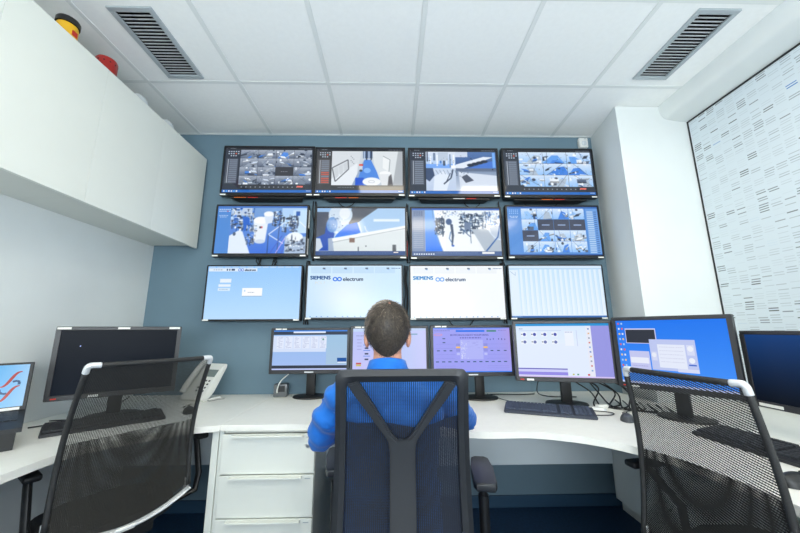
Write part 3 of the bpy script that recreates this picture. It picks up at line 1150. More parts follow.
def vent(v, label):
    t = thing('ceiling_vent', label, 'vent', ((v[0] + v[1]) / 2, (v[2] + v[3]) / 2, ZC), 0, 'ceiling air vents')
    hx, hy = (v[1] - v[0]) / 2, (v[3] - v[2]) / 2
    f = B()
    fw = .026
    f.b2(-hx, hx, -hy, -hy + fw, -.006, .006, .002, 1).b2(-hx, hx, hy - fw, hy, -.006, .006, .002, 1)
    f.b2(-hx, -hx + fw, -hy + fw, hy - fw, -.006, .006, .002, 1).b2(hx - fw, hx, -hy + fw, hy - fw, -.006, .006, .002, 1)
    f.build('frame', M_vent, t)
    d = B()
    a, b = hx - fw + .002, hy - fw + .002
    d.b2(-a, a, -b, b, .085, .09).b2(-a, -a + .004, -b, b, .006, .085).b2(a - .004, a, -b, b, .006, .085)
    d.b2(-a, a, -b, -b + .004, .006, .085).b2(-a, a, b - .004, b, .006, .085)
    d.build('duct', M_ventb, t)
    n = 20
    s0 = None
    for k in range(n):
        y = -b + (k + .5) * 2 * b / n
        if s0 is None:
            s0 = B().box((0, 0, 0), (2 * a, .0125, .0018), RX(math.radians(24))).build('slat', M_slat, t)
            s0.location = (0, y, .008)
        else:
            shared('slat', s0, t, (0, y, .008))
    return t


vent(VENT_L, 'grey slatted air vent in the ceiling above the wall cabinets, left of the two')
vent(VENT_R, 'grey slatted air vent in the ceiling near the printed wall panel, right of the two')

# printed panel on the right wall
mural = thing('wall_panel', 'tall pale wall panel printed with columns of dark ruled dashes, black framed', 'wall panel', (XR, 2.1105, 0))
q = B()
q.quad((-.012, -.012, .77), (-.012, -2.56, .77), (-.012, -2.56, 2.664), (-.012, -.012, 2.664))
q.build('printed_sheet', print_mat('pale dash print', tex_mural(), .45), mural, 'raw')
B().b2(-.010, -.001, -2.56, -.012, .77, 2.664).build('backing', M_white, mural)
f = B()
f.b2(-.015, -.001, -.012, -.002, .758, 2.674).b2(-.015, -.001, -2.570, -2.56, .758, 2.674)
f.b2(-.015, -.001, -2.56, -.012, 2.663, 2.674).b2(-.015, -.001, -2.56, -.012, .758, .77)
f.build('frame', M_frame, mural)

# ------------------------------------------------------------------ wall cabinets, left
seams = [2.475, 1.986, 1.541, 1.088, .635]
cab_labels = ['white wall cabinet beside the blue wall, last of the row',
              'white wall cabinet second from the blue wall',
              'white wall cabinet third from the blue wall, under the yellow container',
              'white wall cabinet nearest the camera, cut by the photo edge']
CX, CZ0, CZ1 = -1.5, 1.818, 2.558
for k in range(4):
    y1, y0 = seams[k] - .0006, seams[k + 1] + .0006
    t = thing('wall_cabinet', cab_labels[k], 'cabinet', (XL, (y0 + y1) / 2, CZ0), 0, 'row of white wall cabinets')
    hw, d, h = (y1 - y0) / 2, CX - XL, CZ1 - CZ0
    B().b2(.0, d - .022, -hw, hw, .022, h - .002).build('body', M_cabi, t)
    B().b2(d - .019, d, -hw, hw, 0, h, .0006, 1).build('door', M_cab, t)
    B().b2(d - .034, d - .0225, -hw, hw, .008, .0215).build('grip_rail', M_vent, t)

t = thing('round_container', 'yellow round container with black lid on top of the wall cabinets', 'container', (-1.60, 1.400, CZ1))
B().lathe([(.038, 0), (.042, .010), (.042, .105), (.040, .116)], 24).build('body', M_yellow, t, 40)
B().lathe([(.038, .1165), (.046, .118), (.046, .142), (.041, .15), (.01, .152)], 24).build('lid', M_black, t, 40)
B().b2(.036, .0435, -.012, .012, .06, .085).build('warning_label', M_redl, t)
t = thing('red_can', 'red round can with small holes on top of the wall cabinets', 'can', (-1.615, 1.64, CZ1))  # red canister with a ring of small holes
B().lathe([(.046, 0), (.051, .008), (.051, .132), (.045, .144), (.02, .147)], 24).build('body', M_red, t, 40)
hb = B()
for k in range(12):
    a = k * PI / 6
    hb.box((.0512 * math.cos(a), .0512 * math.sin(a), .115), (.003, .007, .007), RZ(a), .001, 1)
stuff(hb.build('vent_holes', M_black, t))
for (y, s, lb) in ((1.885, 1.0, 'white domed plastic cover on the cabinets, right behind the red can'), (2.145, .95, 'white domed plastic cover on the cabinets nearest the blue wall')):
    t = thing('domed_cover', lb, 'cover', (-1.62, y, CZ1), 0, 'white domed covers on the cabinets')
    B().lathe([(.062 * s, 0), (.064 * s, .02), (.060 * s, .06), (.046 * s, .098), (.022 * s, .118), (.004, .122)], 24).build('dome', M_clear, t, 60)
    B().lathe([(.066 * s, 0), (.068 * s, .004), (.068 * s, .014), (.0645 * s, .018)], 24).build('rim', M_white, t, 40)

t = thing('motion_detector', 'small white motion detector on the blue wall above the top right screen', 'detector', (1.605, YB, 2.735))
B().box((0, -.018, 0), (.075, .036, .09), None, .008).build('housing', M_white, t, 40)
B().ell((0, -.036, -.008), (.022, .008, .022)).build('lens', M_clear, t, 180)
B().box((.012, -.0375, .032), (.012, .003, .005)).build('indicator', M_vent, t)

# ------------------------------------------------------------------ wall screens
SCR_TEX = [
    [tex_grid('sixteen grey pictures', 4, 4, 3, dark={(2, 2)}, tone=1), tex_corridor(), tex_quad(), tex_grid('nine pictures', 3, 3, 17, tone=2)],
    [tex_lab(), tex_bench(), tex_outdoor(), tex_grid4()],
    [tex_pale_form(),
     tex_logo('pale logo picture', (206, 232, 252), (196, 226, 252), (22, 76, 140), (26, 112, 232), (36, 58, 92), .5),
     tex_logo('white logo picture', (246, 251, 254), (244, 250, 254), (16, 128, 200), (120, 170, 240), (44, 74, 116), .6),
     tex_pale_table()],
]
SCR = [
    [(-1.320, -.611, 2.210, 2.626), (-.608, .099, 2.210, 2.620), (.122, .839, 2.206, 2.620), (.866, 1.605, 2.201, 2.622)],
    [(-1.331, -.636, 1.732, 2.138), (-.585, .107, 1.717, 2.124), (.133, .832, 1.713, 2.124), (.867, 1.597, 1.718, 2.140)],
    [(-1.353, -.660, 1.264, 1.670), (-.630, .073, 1.273, 1.673), (.122, .827, 1.266, 1.670), (.853, 1.570, 1.266, 1.671)],
]
SCR_LAB = [
    ['wall screen with sixteen small grey camera views, top left of the twelve',
     'wall screen showing a corridor with blue floor, top row',
     'wall screen split in four camera views, top row',
     'wall screen showing nine camera views, under the motion detector'],
    ['wall screen showing white drums and laboratory pipework',
     'wall screen showing a white machine above a long pale counter',
     'wall screen showing a bright outdoor path between trees',
     'wall screen with sixteen views, some tiles blank, and a side list'],
    ['pale blue wall screen with small form boxes, lowest row left',
     'pale wall screen with two dark blue logos, above the man\'s head',
     'nearly white wall screen with two light blue logos',
     'pale wall screen with an empty striped table, lowest row right'],
]
YS = 2.38
for r_ in range(3):
    for c_ in range(4):
        x0, x1, z0, z1 = SCR[r_][c_]
        wd, ht = x1 - x0, z1 - z0
        t = thing('wall_screen', SCR_LAB[r_][c_], 'screen', ((x0 + x1) / 2, YS, z0), 0, 'twelve wall screens in three rows')
        hw = wd / 2
        bz, bb_ = (.013, .026) if r_ < 2 else (.009, .014)
        f = B()
        f.b2(-hw, hw, 0, .045, 0, bb_, .002, 1).b2(-hw, hw, 0, .045, ht - bz, ht, .002, 1)
        f.b2(-hw, -hw + bz, 0, .045, bb_, ht - bz).b2(hw - bz, hw, 0, .045, bb_, ht - bz)
        f.build('bezel', M_bezel, t)
        B().quad((-hw + bz, .004, bb_), (hw - bz, .004, bb_), (hw - bz, .004, ht - bz), (-hw + bz, .004, ht - bz)).build(
            'screen', screen_mat('lit screen', SCR_TEX[r_][c_], 1.0, (.07, .09, .22)[r_], (.6, .5, .3)[r_]), t, 'raw')
        B().b2(-hw + .004, hw - .004, .03, .047, .004, ht - .004).box((0, .068, ht * .45), (wd * .8, .042, ht * .78), None, .012, 2).build('back_housing', M_black, t)
        B().b2(-.11, .11, .088, .116, ht * .25, ht * .75).b2(-.03, .03, .114, .129, ht * .1, ht * .9).build('wall_bracket', M_gbezel, t)
        st = B().b2(-hw + .004, -hw + .046, -.0012, .0002, .003, .013).build('sticker', M_sticker, t)
        B().b2(hw - .05, hw - .008, -.0012, .0002, .003, .013).build('sticker', M_sticker, t)
        if r_ < 2:
            B().b2(-.022, .022, -.0012, .0002, .008, .014).build('name_plate', M_gbezel, t)
        if r_ == 0:
            B().prism([(-hw * .78, .02), (hw * .78, .02), (hw * .7, .10), (-hw * .7, .10)], -.016, .001, .003, None, 1).build('bottom_tray', M_black, t)
            off = (-.18, -.12, .06, .0)[c_]
            B().b2(off - .07, off + .02, .017, .0195, -.010, -.005).build('connector_label', (M_orange, M_redl, M_silver, M_orange)[c_], t)
            B().b2(off + .035, off + .11, .017, .0195, -.010, -.005).build('connector_label', (M_redl, M_orange, M_redl, M_redl)[c_], t)
        if r_ == 1:
            B().b2(hw, hw + .003, .012, .03, ht * .55, ht * .9).build('side_label', M_sticker, t)
            B().b2(hw, hw + .003, .012, .03, ht * .05, ht * .35).build('side_label', (M_silver, M_redl, M_redl, M_silver)[c_], t)

# cables hanging between the wall screens
cr = random.Random(4)
cab_spots = [(-1.02, 1.75, 1.66, 'black cable hanging below the laboratory pipework screen'),
             (-.90, 1.74, 1.67, 'black cable below the laboratory pipework screen, right of another'),
             (-.61, 2.2, 1.72, 'black cable bundle in the gap beside the laboratory pipework screen'),
             (.118, 2.18, 1.70, 'black cable bundle in the gap left of the outdoor path screen'),
             (.10, 1.68, 1.20, 'black cable bundle in the gap beside the two logo screens'),
             (.848, 2.2, 1.68, 'black cable bundle in the gap left of the sixteen view screen with blanks'),
             (.842, 1.7, 1.24, 'black cable bundle in the gap left of the striped table screen'),
             (-.645, 1.72, 1.24, 'black cable bundle in the gap beside the form box screen')]
for (x, z1, z0, lb) in cab_spots:
    b_ = B()
    for k in range(3):
        pts = [(x + (k - 1) * .009 + cr.uniform(-.008, .008), 2.462 + .008 * k + cr.uniform(-.006, .006), z1 + (z0 - z1) * i / 5) for i in range(6)]
        b_.tube(spline(pts, 4), .0042, 6)
    o = tag(b_.build('hanging_cable', M_cable, None, 180), lb, 'cable', 'cables between the wall screens')
for (xa, xb, z, lb) in ((-.45, -.28, 2.205, 'thin black cable loop under the corridor screen'), (1.0, 1.38, 2.20, 'thin black cable loop under the nine view screen'), (.55, .72, 2.2, 'thin black cable loop under the four view screen'), (.4, .62, 1.26, 'thin black cable loop under the nearly white logo screen')):
    pts = [(xa, 2.47, z + .04), (xa + (xb - xa) * .2, 2.466, z - .03), ((xa + xb) / 2, 2.464, z - .052), (xb - (xb - xa) * .2, 2.466, z - .028), (xb, 2.47, z + .04)]
    tag(B().tube(spline(pts, 6), .004, 6).build('hanging_cable', M_cable, None, 180), lb, 'cable', 'cables between the wall screens')

# ------------------------------------------------------------------ desks
DT = .75
front_l = [(-1.25, .25), (-1.25, 1.16), (-1.25, 1.34), (-1.225, 1.44), (-1.13, 1.545), (-1.03, 1.63), (-.95, 1.685), (-.835, 1.722)]
front_m = [(-.833, 1.722), (-.40, 1.722), (0, 1.66), (.39, 1.568), (.60, 1.565), (.75, 1.515), (.86, 1.445), (.945, 1.345), (1.0, 1.24), (1.03, 1.1), (1.04, .94), (1.04, .3)]


def desk(name, label, pts, loc_panels):
    t = thing(name, label, 'desk', (0, 0, 0), 0)
    B().prism(pts, DT - .028, DT, .004).build('worktop', M_top, t)
    for (nm, a, m) in loc_panels:
        B().b2(*a, .002, 1).build(nm, m, t)
    return t


pl = [(p.x, p.y) for p in spline([(x, y, 0) for x, y in front_l[1:]], 5)]
pl = [front_l[0]] + pl + [(-.835, YB - .004), (XL + .004, YB - .004), (XL + .004, .25)]
desk('corner_desk', 'white curved desk along the left wall under the wall cabinets', pl,
     [('support_panel', (-.882, -.850, 1.75, 2.40, 0, DT - .0285), M_cab),
      ('modesty_panel', (XL + .02, -.89, 2.04, 2.058, .46, DT - .0285), M_panel),
      ('support_panel', (XL + .02, -1.32, .45, .478, 0, DT - .0285), M_cab)])
pm = [(front_m[0][0], front_m[0][1]), (-.40, 1.722)] + [(p.x, p.y) for p in spline([(x, y, 0) for x, y in front_m[2:]], 5)]
pm = pm + [(XR - .024, .3), (XR - .024, 2.095), (1.62, 2.095), (1.62, YB - .004), (-.833, YB - .004)]
desk('main_desk', 'long white desk below the wall screens, curving forward to the right', pm,
     [('modesty_panel', (-.375, 1.245, 2.0, 2.018, .452, DT - .0285), M_panel),
      ('side_panel', (1.247, 1.265, 1.5, 2.018, .27, DT - .0285), M_cab),
      ('support_panel', (1.27, 2.10, .45, .478, 0, DT - .0285), M_cab),
      ('support_panel', (1.55, 1.578, 1.95, 2.45, 0, DT - .0285), M_cab)])

ped = thing('drawer_unit', 'white drawer pedestal under the desk with lip handles and a lock', 'drawer unit', (-.607, 1.75, 0))
PH = DT - .0285
B().b2(-.238, -.22, .0, .6, .03, PH).b2(.212, .23, .0, .6, .03, PH).b2(-.22, .212, .02, .6, .03, .05).b2(-.22, .212, .02, .6, PH - .02, PH).b2(-.22, .212, .58, .6, .05, PH - .02).build('body', M_cab, ped)
B().b2(-.22, .21, .04, .55, 0, .03).build('plinth', M_black, ped)
B().b2(-.2195, .2115, .001, .015, .051, PH - .021).build('gap_shade_sheet', M_gbezel, ped)  # dark sheet behind the drawers, put there for the shade in the gaps
zt = [.705, .523, .338, .155, .035]
for k in range(4):
    d = B().b2(-.217, .229, -.019, -.001, zt[k + 1] + .006, zt[k], .0015, 1).build('drawer', M_cab, ped)
    B().prism([(-.165, -.019), (.175, -.019), (.175, -.0455), (-.165, -.0455)], zt[k] - .0095, zt[k] - .002, .001, None, 1).build('handle', M_cab, d)
    B().b2(.188, .214, -.0205, -.0185, zt[k] - .017, zt[k] - .013).build('label_strip', M_vent, d)
    if k == 0:
        B().lathe([(.011, 0), (.011, .004), (.008, .005)], 16).build('lock', M_chrome, d, 40, (.197, -.019, .653), (PI / 2, 0, 0))


# ------------------------------------------------------------------ desk monitors
def monitor(name, label, cx, cy, rz, wd, z0, z1, img, stickers='top', bez=.017, chin=.026, m=None, stand=None, strength=1.0, zd=DT, lift=0, group='desk monitors', plate=True):
    m = m or M_gbezel
    t = thing(name, label, 'monitor', (cx, cy, zd), rz, group)
    hw = wd / 2
    a, b = z0 - zd, z1 - zd
    f = B()
    f.b2(-hw, hw, -.012, .028, a, a + chin, .003, 1).b2(-hw, hw, -.012, .028, b - bez, b, .003, 1)
    f.b2(-hw, -hw + bez, -.012, .028, a + chin - .002, b - bez + .002).b2(hw - bez, hw, -.012, .028, a + chin - .002, b - bez + .002)
    f.build('bezel', m, t)
    B().quad((-hw + bez, -.006, a + chin), (hw - bez, -.006, a + chin), (hw - bez, -.006, b - bez), (-hw + bez, -.006, b - bez)).build(
        'screen', screen_mat('lit monitor screen', img, strength, .3, .05), t, 'raw')
    B().b2(-hw + .004, hw - .004, .02, .032, a + .004, b - .004).box((0, .045, (a + b) / 2), (wd * .62, .034, (b - a) * .62), None, .01, 2).build('back_housing', m, t)
    sx, sy = stand or (0, .06)
    B().lathe([(.118, 0), (.122, .004), (.118, .010), (.07, .016), (.03, .018)], 32, (sx, sy + .01, 0), 1.0, .78).build('base', M_black, t, 40)
    B().b2(sx - .03, sx + .03, sy - .012, sy + .022, .014, (a + b) / 2, .006, 2).build('neck', M_black, t, 40)
    if stickers == 'top':
        B().b2(-hw + .03, -hw + .07, -.0135, -.0118, b - .013, b - .004).build('sticker', M_sticker, t)
        B().b2(-hw + .075, -hw + .105, -.0135, -.0118, b - .013, b - .004).build('sticker', M_sticker, t)
    elif stickers == 'three':
        for x in (-hw + .03, 0, hw - .035):
            B().b2(x - .026, x + .026, -.0135, -.0118, b - .014, b - .003).build('sticker', M_sticker, t)
    if stickers == 'white':
        B().b2(-hw + .03, -hw + .12, -.0135, -.0118, a + .006, a + .018).build('sticker', M_sticker, t)
    if stickers in ('low', 'three'):
        plabel(B().b2(-hw + .024, -hw + .045, -.0135, -.0118, a + .008, a + .014).build('maker_mark', M_redl, t), 'small red mark')
        B().b2(-hw + .16 if stickers == 'three' else -hw + .06, -hw + .20 if stickers == 'three' else -hw + .1, -.0135, -.0118, a + .005, a + .016).build('sticker', M_sticker, t)
    if plate:
        B().b2(-.03, .03, -.0135, -.0118, a + .008, a + .015).build('name_plate', M_silver, t)
    bt = B()
    for k in range(5):
        bt.box((hw - .04 - k * .018, -.0125, a + chin * .45), (.008, .003, .005))
    bt.build('buttons', M_black, t)
    return t


monitor('desk_monitor', 'desk monitor with blue process table, leftmost in front of the blue wall', -.562, 2.315, .0, .535, .912, 1.215, tex_m1(), stickers='top', stand=(.0, .06))
monitor('desk_monitor', 'desk monitor with lilac list page, behind the man\'s head', -.022, 2.27, .0, .525, .905, 1.225, tex_m2(), stickers='top', stand=(0, .06))
monitor('desk_monitor', 'desk monitor with purple control diagram, right of the man\'s head', .517, 2.20, .0, .540, .902, 1.226, tex_m3(), stickers='top', stand=(.06, .08))
monitor('desk_monitor', 'desk monitor with white device window and lilac strip', 1.008, 1.985, -.24, .55, .895, 1.247, tex_m4(), stickers='low', plate=False, stand=(.02, .10))
monitor('desk_monitor', 'desk monitor with bright blue desktop behind the right mesh chair', 1.4075, 1.689, -.993, .504, .885, 1.262, tex_m5(), stickers='low', bez=.02, plate=False, stand=(0, .07))
monitor('desk_monitor', 'dark blue idle monitor at the right photo edge before the printed panel', 1.603, 1.232, -PI / 2, .55, .864, 1.187, tex_off('idle dark blue', (24, 62, 120), (9, 15, 26)), stickers='white', plate=False, stand=(0, .07))
t = monitor('desk_monitor', 'switched off black monitor on the left corner desk with white stickers', -1.482, 1.878, .595, .53, .862, 1.224, tex_off('switched off', (13, 18, 26), (20, 26, 36)), stickers='three', bez=.02, plate=False, stand=(0, .06))
B().box((-.165, -.0065, .375), (.004, .002, .004)).build('glint_dot', emit_mat('blue reflection glint', (120, 150, 255), 1.5), t)  # glowing dot that stands in for a reflection on the dark screen

# ------------------------------------------------------------------ keyboards and mice
def keyboard(label, x, y, rz, m, mk, ln=.45, dp=.155):
    t = thing('keyboard', label, 'keyboard', (x, y, DT + .0005), rz, 'desk keyboards')
    pr = [(-dp / 2, 0), (dp / 2, 0), (dp / 2, .030), (-dp / 2, .014)]
    b = B()
    b.rings([[Vector((s * ln / 2, yy, zz)) for yy, zz in pr] for s in (-1, 1)])
    bmesh.ops.bevel(b.bm, geom=b.bm.edges[:], offset=.003, segments=2, affect='EDGES')
    b.build('case', m, t, 40)
    k = B()
    tilt = math.atan2(.016, dp)
    for row in range(6):
        yy = dp / 2 - .020 - row * .0205 - (.004 if row else 0)
        zz = .014 + (yy + dp / 2) / dp * .016
        xs = []
        if row == 5:
            xs = [(-.205, .022), (-.18, .022), (-.155, .022), (-.085, .105), (-.015, .02), (.008, .02), (.03, .02)]
        else:
            xs = [(-.21 + i * .0188, .0162) for i in range(14)]
        xs += [(.068 + i * .0188, .0162) for i in range(3)]
        xs += [(.137 + i * .0195, .0165) for i in range(4)]
        for (xx, ww) in xs:
            k.box((xx, yy, zz + .004), (ww, .0162, .008), RX(tilt))
    stuff(k.build('keys', mk, t))
    return t


def mouse(label, x, y, rz, m=None):
    t = thing('computer_mouse', label, 'mouse', (x, y, DT + .0005), rz, 'computer mice')
    rings = []
    for i in range(9):
        u = i / 8
        yy = -.052 + .104 * u
        w_ = .031 * math.sqrt(max(.04, 1 - (2 * u - 1) ** 2 * .92))
        h = .036 * math.sqrt(max(.05, 1 - ((u - .42) / .62) ** 2))
        rings.append([Vector((w_ * math.cos(a), yy, max(0, h * math.sin(a)))) for a in [PI * k / 10 for k in range(11)]])
    b = B()
    b.rings(rings)
    b.build('body', m or M_black, t, 60)
    B().box((0, .026, .0335), (.007, .02, .006), None, .002).build('wheel', M_gbezel, t)
    B().tube(spline([(0, .05, .008), (.005, .09, .003), (-.02, .16, .003), (.03, .24, .003)], 5), .0018, 6).build('cord', M_cable, t, 180)
    return t


keyboard('black keyboard on the left corner desk before the switched off monitor', -1.395, 1.75, .735, M_keyb, M_key)
keyboard('blue grey keyboard in the middle of the main desk', .845, 1.885, -.40, M_kbl, M_kblk)
keyboard('black keyboard on the right part of the desk behind the right chair', 1.385, 1.28, -1.47, M_keyb, M_key)
mouse('black mouse seen through the left chair mesh', -1.14, 1.98, .6)
mouse('grey black mouse on the desk beside the right chair back', 1.165, 1.72, -.6, mat('dark grey mouse plastic', (70, 73, 78), .35))
mouse('black mouse at the right photo edge on the desk', 1.175, 1.03, -1.4)

# ------------------------------------------------------------------ telephone
t = thing('desk_telephone', 'white desk telephone against the blue wall behind the left chair', 'telephone', (-1.275, 2.36, DT + .0005), -.4)
rot = RX(math.radians(52))
B().prism([(-.095, -.075), (.095, -.075), (.095, .06), (-.095, .06)], 0, .012, .003).build('foot', M_white, t)
b = B()
b.rings([[Vector((s, y, z)) for y, z in ((-.09, .012), (-.085, .03), (.055, .215), (.085, .222), (.085, .20), (.0, .05), (-.04, .012))] for s in (-.1, .1)])
bmesh.ops.bevel(b.bm, geom=b.bm.edges[:], offset=.004, segments=2, affect='EDGES')
b.build('body', M_white, t, 40)
sl = math.atan2(.185, .14)
face = Matrix.Translation((.0, -.0745 + .006, .0435)) @ RX(sl)
def fb(x, v, w_, h, th, nm, m):
    return B().box((0, 0, 0), (w_, h, th), None, min(.002, th * .3), 1).build(nm, m, t, None, (face @ Vector((x, v, .003))).to_tuple(), (sl, 0, 0))
fb(.035, .148, .10, .055, .006, 'display', M_lcd)
fb(.035, .175, .12, .012, .004, 'display_rim', M_white)
for j in range(4):
    for i in range(3):
        fb(.005 + i * .03, .02 + j * .024, .018, .013, .006, 'key_button', M_gbezel)
hs = B()
hs.tube(spline([(-.07, -.10, .055), (-.07, -.075, .10), (-.07, .0, .195), (-.07, .05, .245)], 6), .018, 10)
hs.build('handset', M_white, t, 180)
B().tube(spline([(.06, -.02, .004), (.12, -.05, .004), (.13, .0, .004), (.15, .04, .004)], 6), .003, 6).build('cord', M_gcable, t, 180)

# ------------------------------------------------------------------ laptop on its dock
lp = thing('laptop', 'black laptop on a dock with a red double helix emblem on its screen', 'laptop', (-1.636, 1.363, DT + .0005), .80)
b = B()
b.rings([[Vector((s, y, z)) for y, z in ((-.105, .082), (.10, .118), (.10, .104), (-.105, .066))] for s in (-.165, .165)])
b.build('base', M_keyb, lp)
dk = B()
dk.rings([[Vector((s, y, z)) for y, z in ((-.085, 0), (.12, 0), (.12, .107), (-.085, .0695))] for s in (-.15, .15)])
dk.build('dock', M_black, lp)
k = B()
tl = math.atan2(.036, .205)
for row in range(6):
    yy = .078 - row * .0175
    zz = .082 + (yy + .105) * .1756 - .001
    for i in range(15):
        k.box((-.138 + i * .0197, yy, zz + .0025), (.0165, .0145, .004), RX(tl))
stuff(k.build('keys', M_key, lp))
B().box((0, -.072, .0885), (.075, .045, .002), RX(tl)).build('touch_pad', M_black, lp)
B().box((.0, .026, .1062), (.007, .007, .005), RX(tl)).build('pointing_stick', M_redl, lp)
lid = B()
lid.b2(-.165, .165, 0, .008, 0, .200, .002, 1)
lo = lid.build('lid', M_black, lp, None, (0, .098, .1175), (math.radians(-8), 0, 0))
B().quad((-.152, -.0012, .018), (.152, -.0012, .018), (.152, -.0012, .191), (-.152, -.0012, .191)).build('screen', screen_mat('lit laptop screen', tex_laptop(), 1.0), lo, 'raw')
B().b2(.09, .145, -.0014, 0, .004, .015).build('sticker', M_sticker, lo)

# ------------------------------------------------------------------ small things on the desks
t = thing('power_adapter', 'smoky plastic cable box behind the leftmost desk monitor', 'adapter', (-.775, 2.42, DT + .0005), .1)
B().b2(-.045, .045, -.035, .035, 0, .085, .006).build('body', M_adapter, t, 40)
B().b2(-.012, .03, -.0375, -.0345, .035, .075).build('socket', M_black, t)
B().tube(spline([(-.02, -.037, .03), (-.015, -.05, .06), (.005, -.048, .11), (.05, -.03, .15)], 6), .004, 6).build('white_cable', M_white, t, 180)

def cable(label, pts, m=None, r=.0035):
    return tag(B().tube(spline(pts, 6), r, 6).build('desk_cable', m or M_cable, None, 180), label, 'cable', 'cables lying on the desks')

zc = DT + .0042
cable('black cable along the wall edge of the main desk left of the white window monitor', [(.60, 2.36, zc), (.72, 2.40, zc), (.88, 2.38, zc), (.99, 2.40, zc)])
cable('long thin black cable running from the keyboard to the purple diagram monitor', [(.86, 1.97, zc + .002), (.82, 2.06, zc), (.72, 2.20, zc), (.68, 2.34, zc), (.66, 2.42, zc)], None, .002)
cable('thin black cable drooping from the white window monitor to the desk', [(.93, 2.06, 1.0), (.92, 2.14, .90), (.95, 2.25, .79), (1.06, 2.30, zc), (1.22, 2.28, zc)])
rr = random.Random(15)
names = ['first', 'second', 'third', 'fourth', 'fifth', 'sixth', 'seventh']
descr = ['arching high', 'lying low', 'curled to the left', 'bent toward the wall', 'looping forward', 'hanging behind the white window monitor', 'nearest the mouse']
for k in range(7):
    x, y = 1.22 + .028 * k, 2.15 - .03 * k
    pts = [(x - .05 + rr.uniform(-.03, .03), y + .14, 1.0 - .02 * k), (x + rr.uniform(-.03, .03), y + .12, .88), (x + .02 + rr.uniform(-.04, .04), y + .03, .80 + rr.uniform(0, .03)),
           (x - .03 + rr.uniform(-.05, .05), y - .08, zc), (x + .05 + rr.uniform(-.06, .05), y - .16, zc), (x + .12, y - .12, zc), (x + .16, y - .02, zc + .01)]
    cable('black cable in the tangle between the two right monitors, ' + descr[k], pts, None, .0042)
cable('thin grey black cable looped on the desk in front of the tangle', [(1.05, 1.93, zc), (1.00, 1.87, zc), (1.04, 1.82, zc), (1.14, 1.81, zc), (1.18, 1.86, zc), (1.08, 1.90, zc + .004), (1.00, 1.95, zc)], None, .0025)
for (x, y, rz, lb) in ((1.20, 1.98, .3, 'small white plug block on the desk near the cable tangle'), (1.13, 1.915, -.4, 'small black plug on the desk before the white plug block')):
    t = thing('plug_block', lb, 'plug', (x, y, DT + .0005), rz)
    B().b2(-.035, .035, -.014, .014, 0, .02, .003).build('body', M_white if 'white' in lb else M_black, t, 40)
    B().b2(.035, .05, -.008, .008, .005, .014).build('pin_end', M_silver, t)
for k, (pts, d) in enumerate([([(-1.72, 1.70, zc), (-1.60, 1.78, zc + .005), (-1.52, 1.90, zc), (-1.43, 1.95, zc)], 'nearest the laptop'), ([(-1.70, 1.78, zc), (-1.60, 1.88, zc), (-1.55, 1.93, zc + .02), (-1.47, 1.97, .84)], 'rising behind the switched off monitor'), ([(-1.74, 1.82, zc), (-1.64, 1.80, zc + .008), (-1.53, 1.80, zc + .003), (-1.50, 1.92, zc)], 'curling before the wall')]):
    cable('black cable behind the left keyboard, ' + d, pts)
cable('white cable lying under the switched off monitor', [(-1.62, 1.74, zc), (-1.55, 1.80, zc), (-1.50, 1.84, zc), (-1.40, 1.93, zc)], M_white, .004)


# ------------------------------------------------------------------ chairs
def chair_base(t, r=.30, metal=None):
    metal = metal or M_black
    B().lathe([(.030, .40), (.030, .30), (.024, .295), (.024, .13), (.034, .125), (.034, .07)], 16).build('gas_column', M_black, t, 40)
    b = B()
    b.lathe([(.04, .115), (.045, .11), (.045, .075), (.035, .07)], 16)
    for k in range(5):
        a = k * 2 * PI / 5 + .3
        b.tube([(.02 * math.cos(a), .02 * math.sin(a), .095), (.16 * math.cos(a), .16 * math.sin(a), .09), (r * math.cos(a), r * math.sin(a), .066)], [.024, .02, .014], 8, True)
    b.build('star_base', metal, t, 40)
    w0 = None
    for k in range(5):
        a = k * 2 * PI / 5 + .3
        if w0 is None:
            w0 = B().tube([(-.022, 0, 0), (-.006, 0, 0)], .027, 14).tube([(.006, 0, 0), (.022, 0, 0)], .027, 14).tube([(-.008, 0, 0), (.008, 0, 0)], .01, 8).tube([(0, 0, 0), (0, 0, .03)], .008, 8).build('caster', M_black, t, 40)
            w0.location = (r * math.cos(a), r * math.sin(a), .0275)
            w0.rotation_euler = (0, 0, a + .7)
        else:
            shared('caster', w0, t, (r * math.cos(a), r * math.sin(a), .0275), (0, 0, a + 1.1 * k))


def cushion(t, hw, y0, y1, z0, z1, name='seat'):
    pts = []
    n = 28
    for k in range(n):
        a = 2 * PI * k / n
        ca, sa = math.cos(a), math.sin(a)
        pts.append((hw * math.copysign(abs(ca) ** .55, ca), (y0 + y1) / 2 + (y1 - y0) / 2 * math.copysign(abs(sa) ** .55, sa)))
    b = B()
    b.prism(pts, z0, z1, .022, None, 3)
    return b.build(name, M_seat, t, 50)


# --- middle chair
mc = thing('office_chair', 'black office chair with a Y shaped back strut, the man sits in it', 'chair', (.03, 1.36, 0), 0, 'swivel office chairs')
CB = -.25


def leanc(z):
    return CB + .035 * math.sin((z - .5) / .58 * PI) - .0 * z


def rounded(hw, z0, z1, rad, n=10):
    out = []
    for (cx, cz, a0) in ((hw - rad, z1 - rad, 0), (-hw + rad, z1 - rad, 90), (-hw + rad, z0 + rad, 180), (hw - rad, z0 + rad, 270)):
        for k in range(n + 1):
            a = math.radians(a0 + 90 * k / n)
            out.append((cx + rad * math.cos(a), cz + rad * math.sin(a)))
    return out


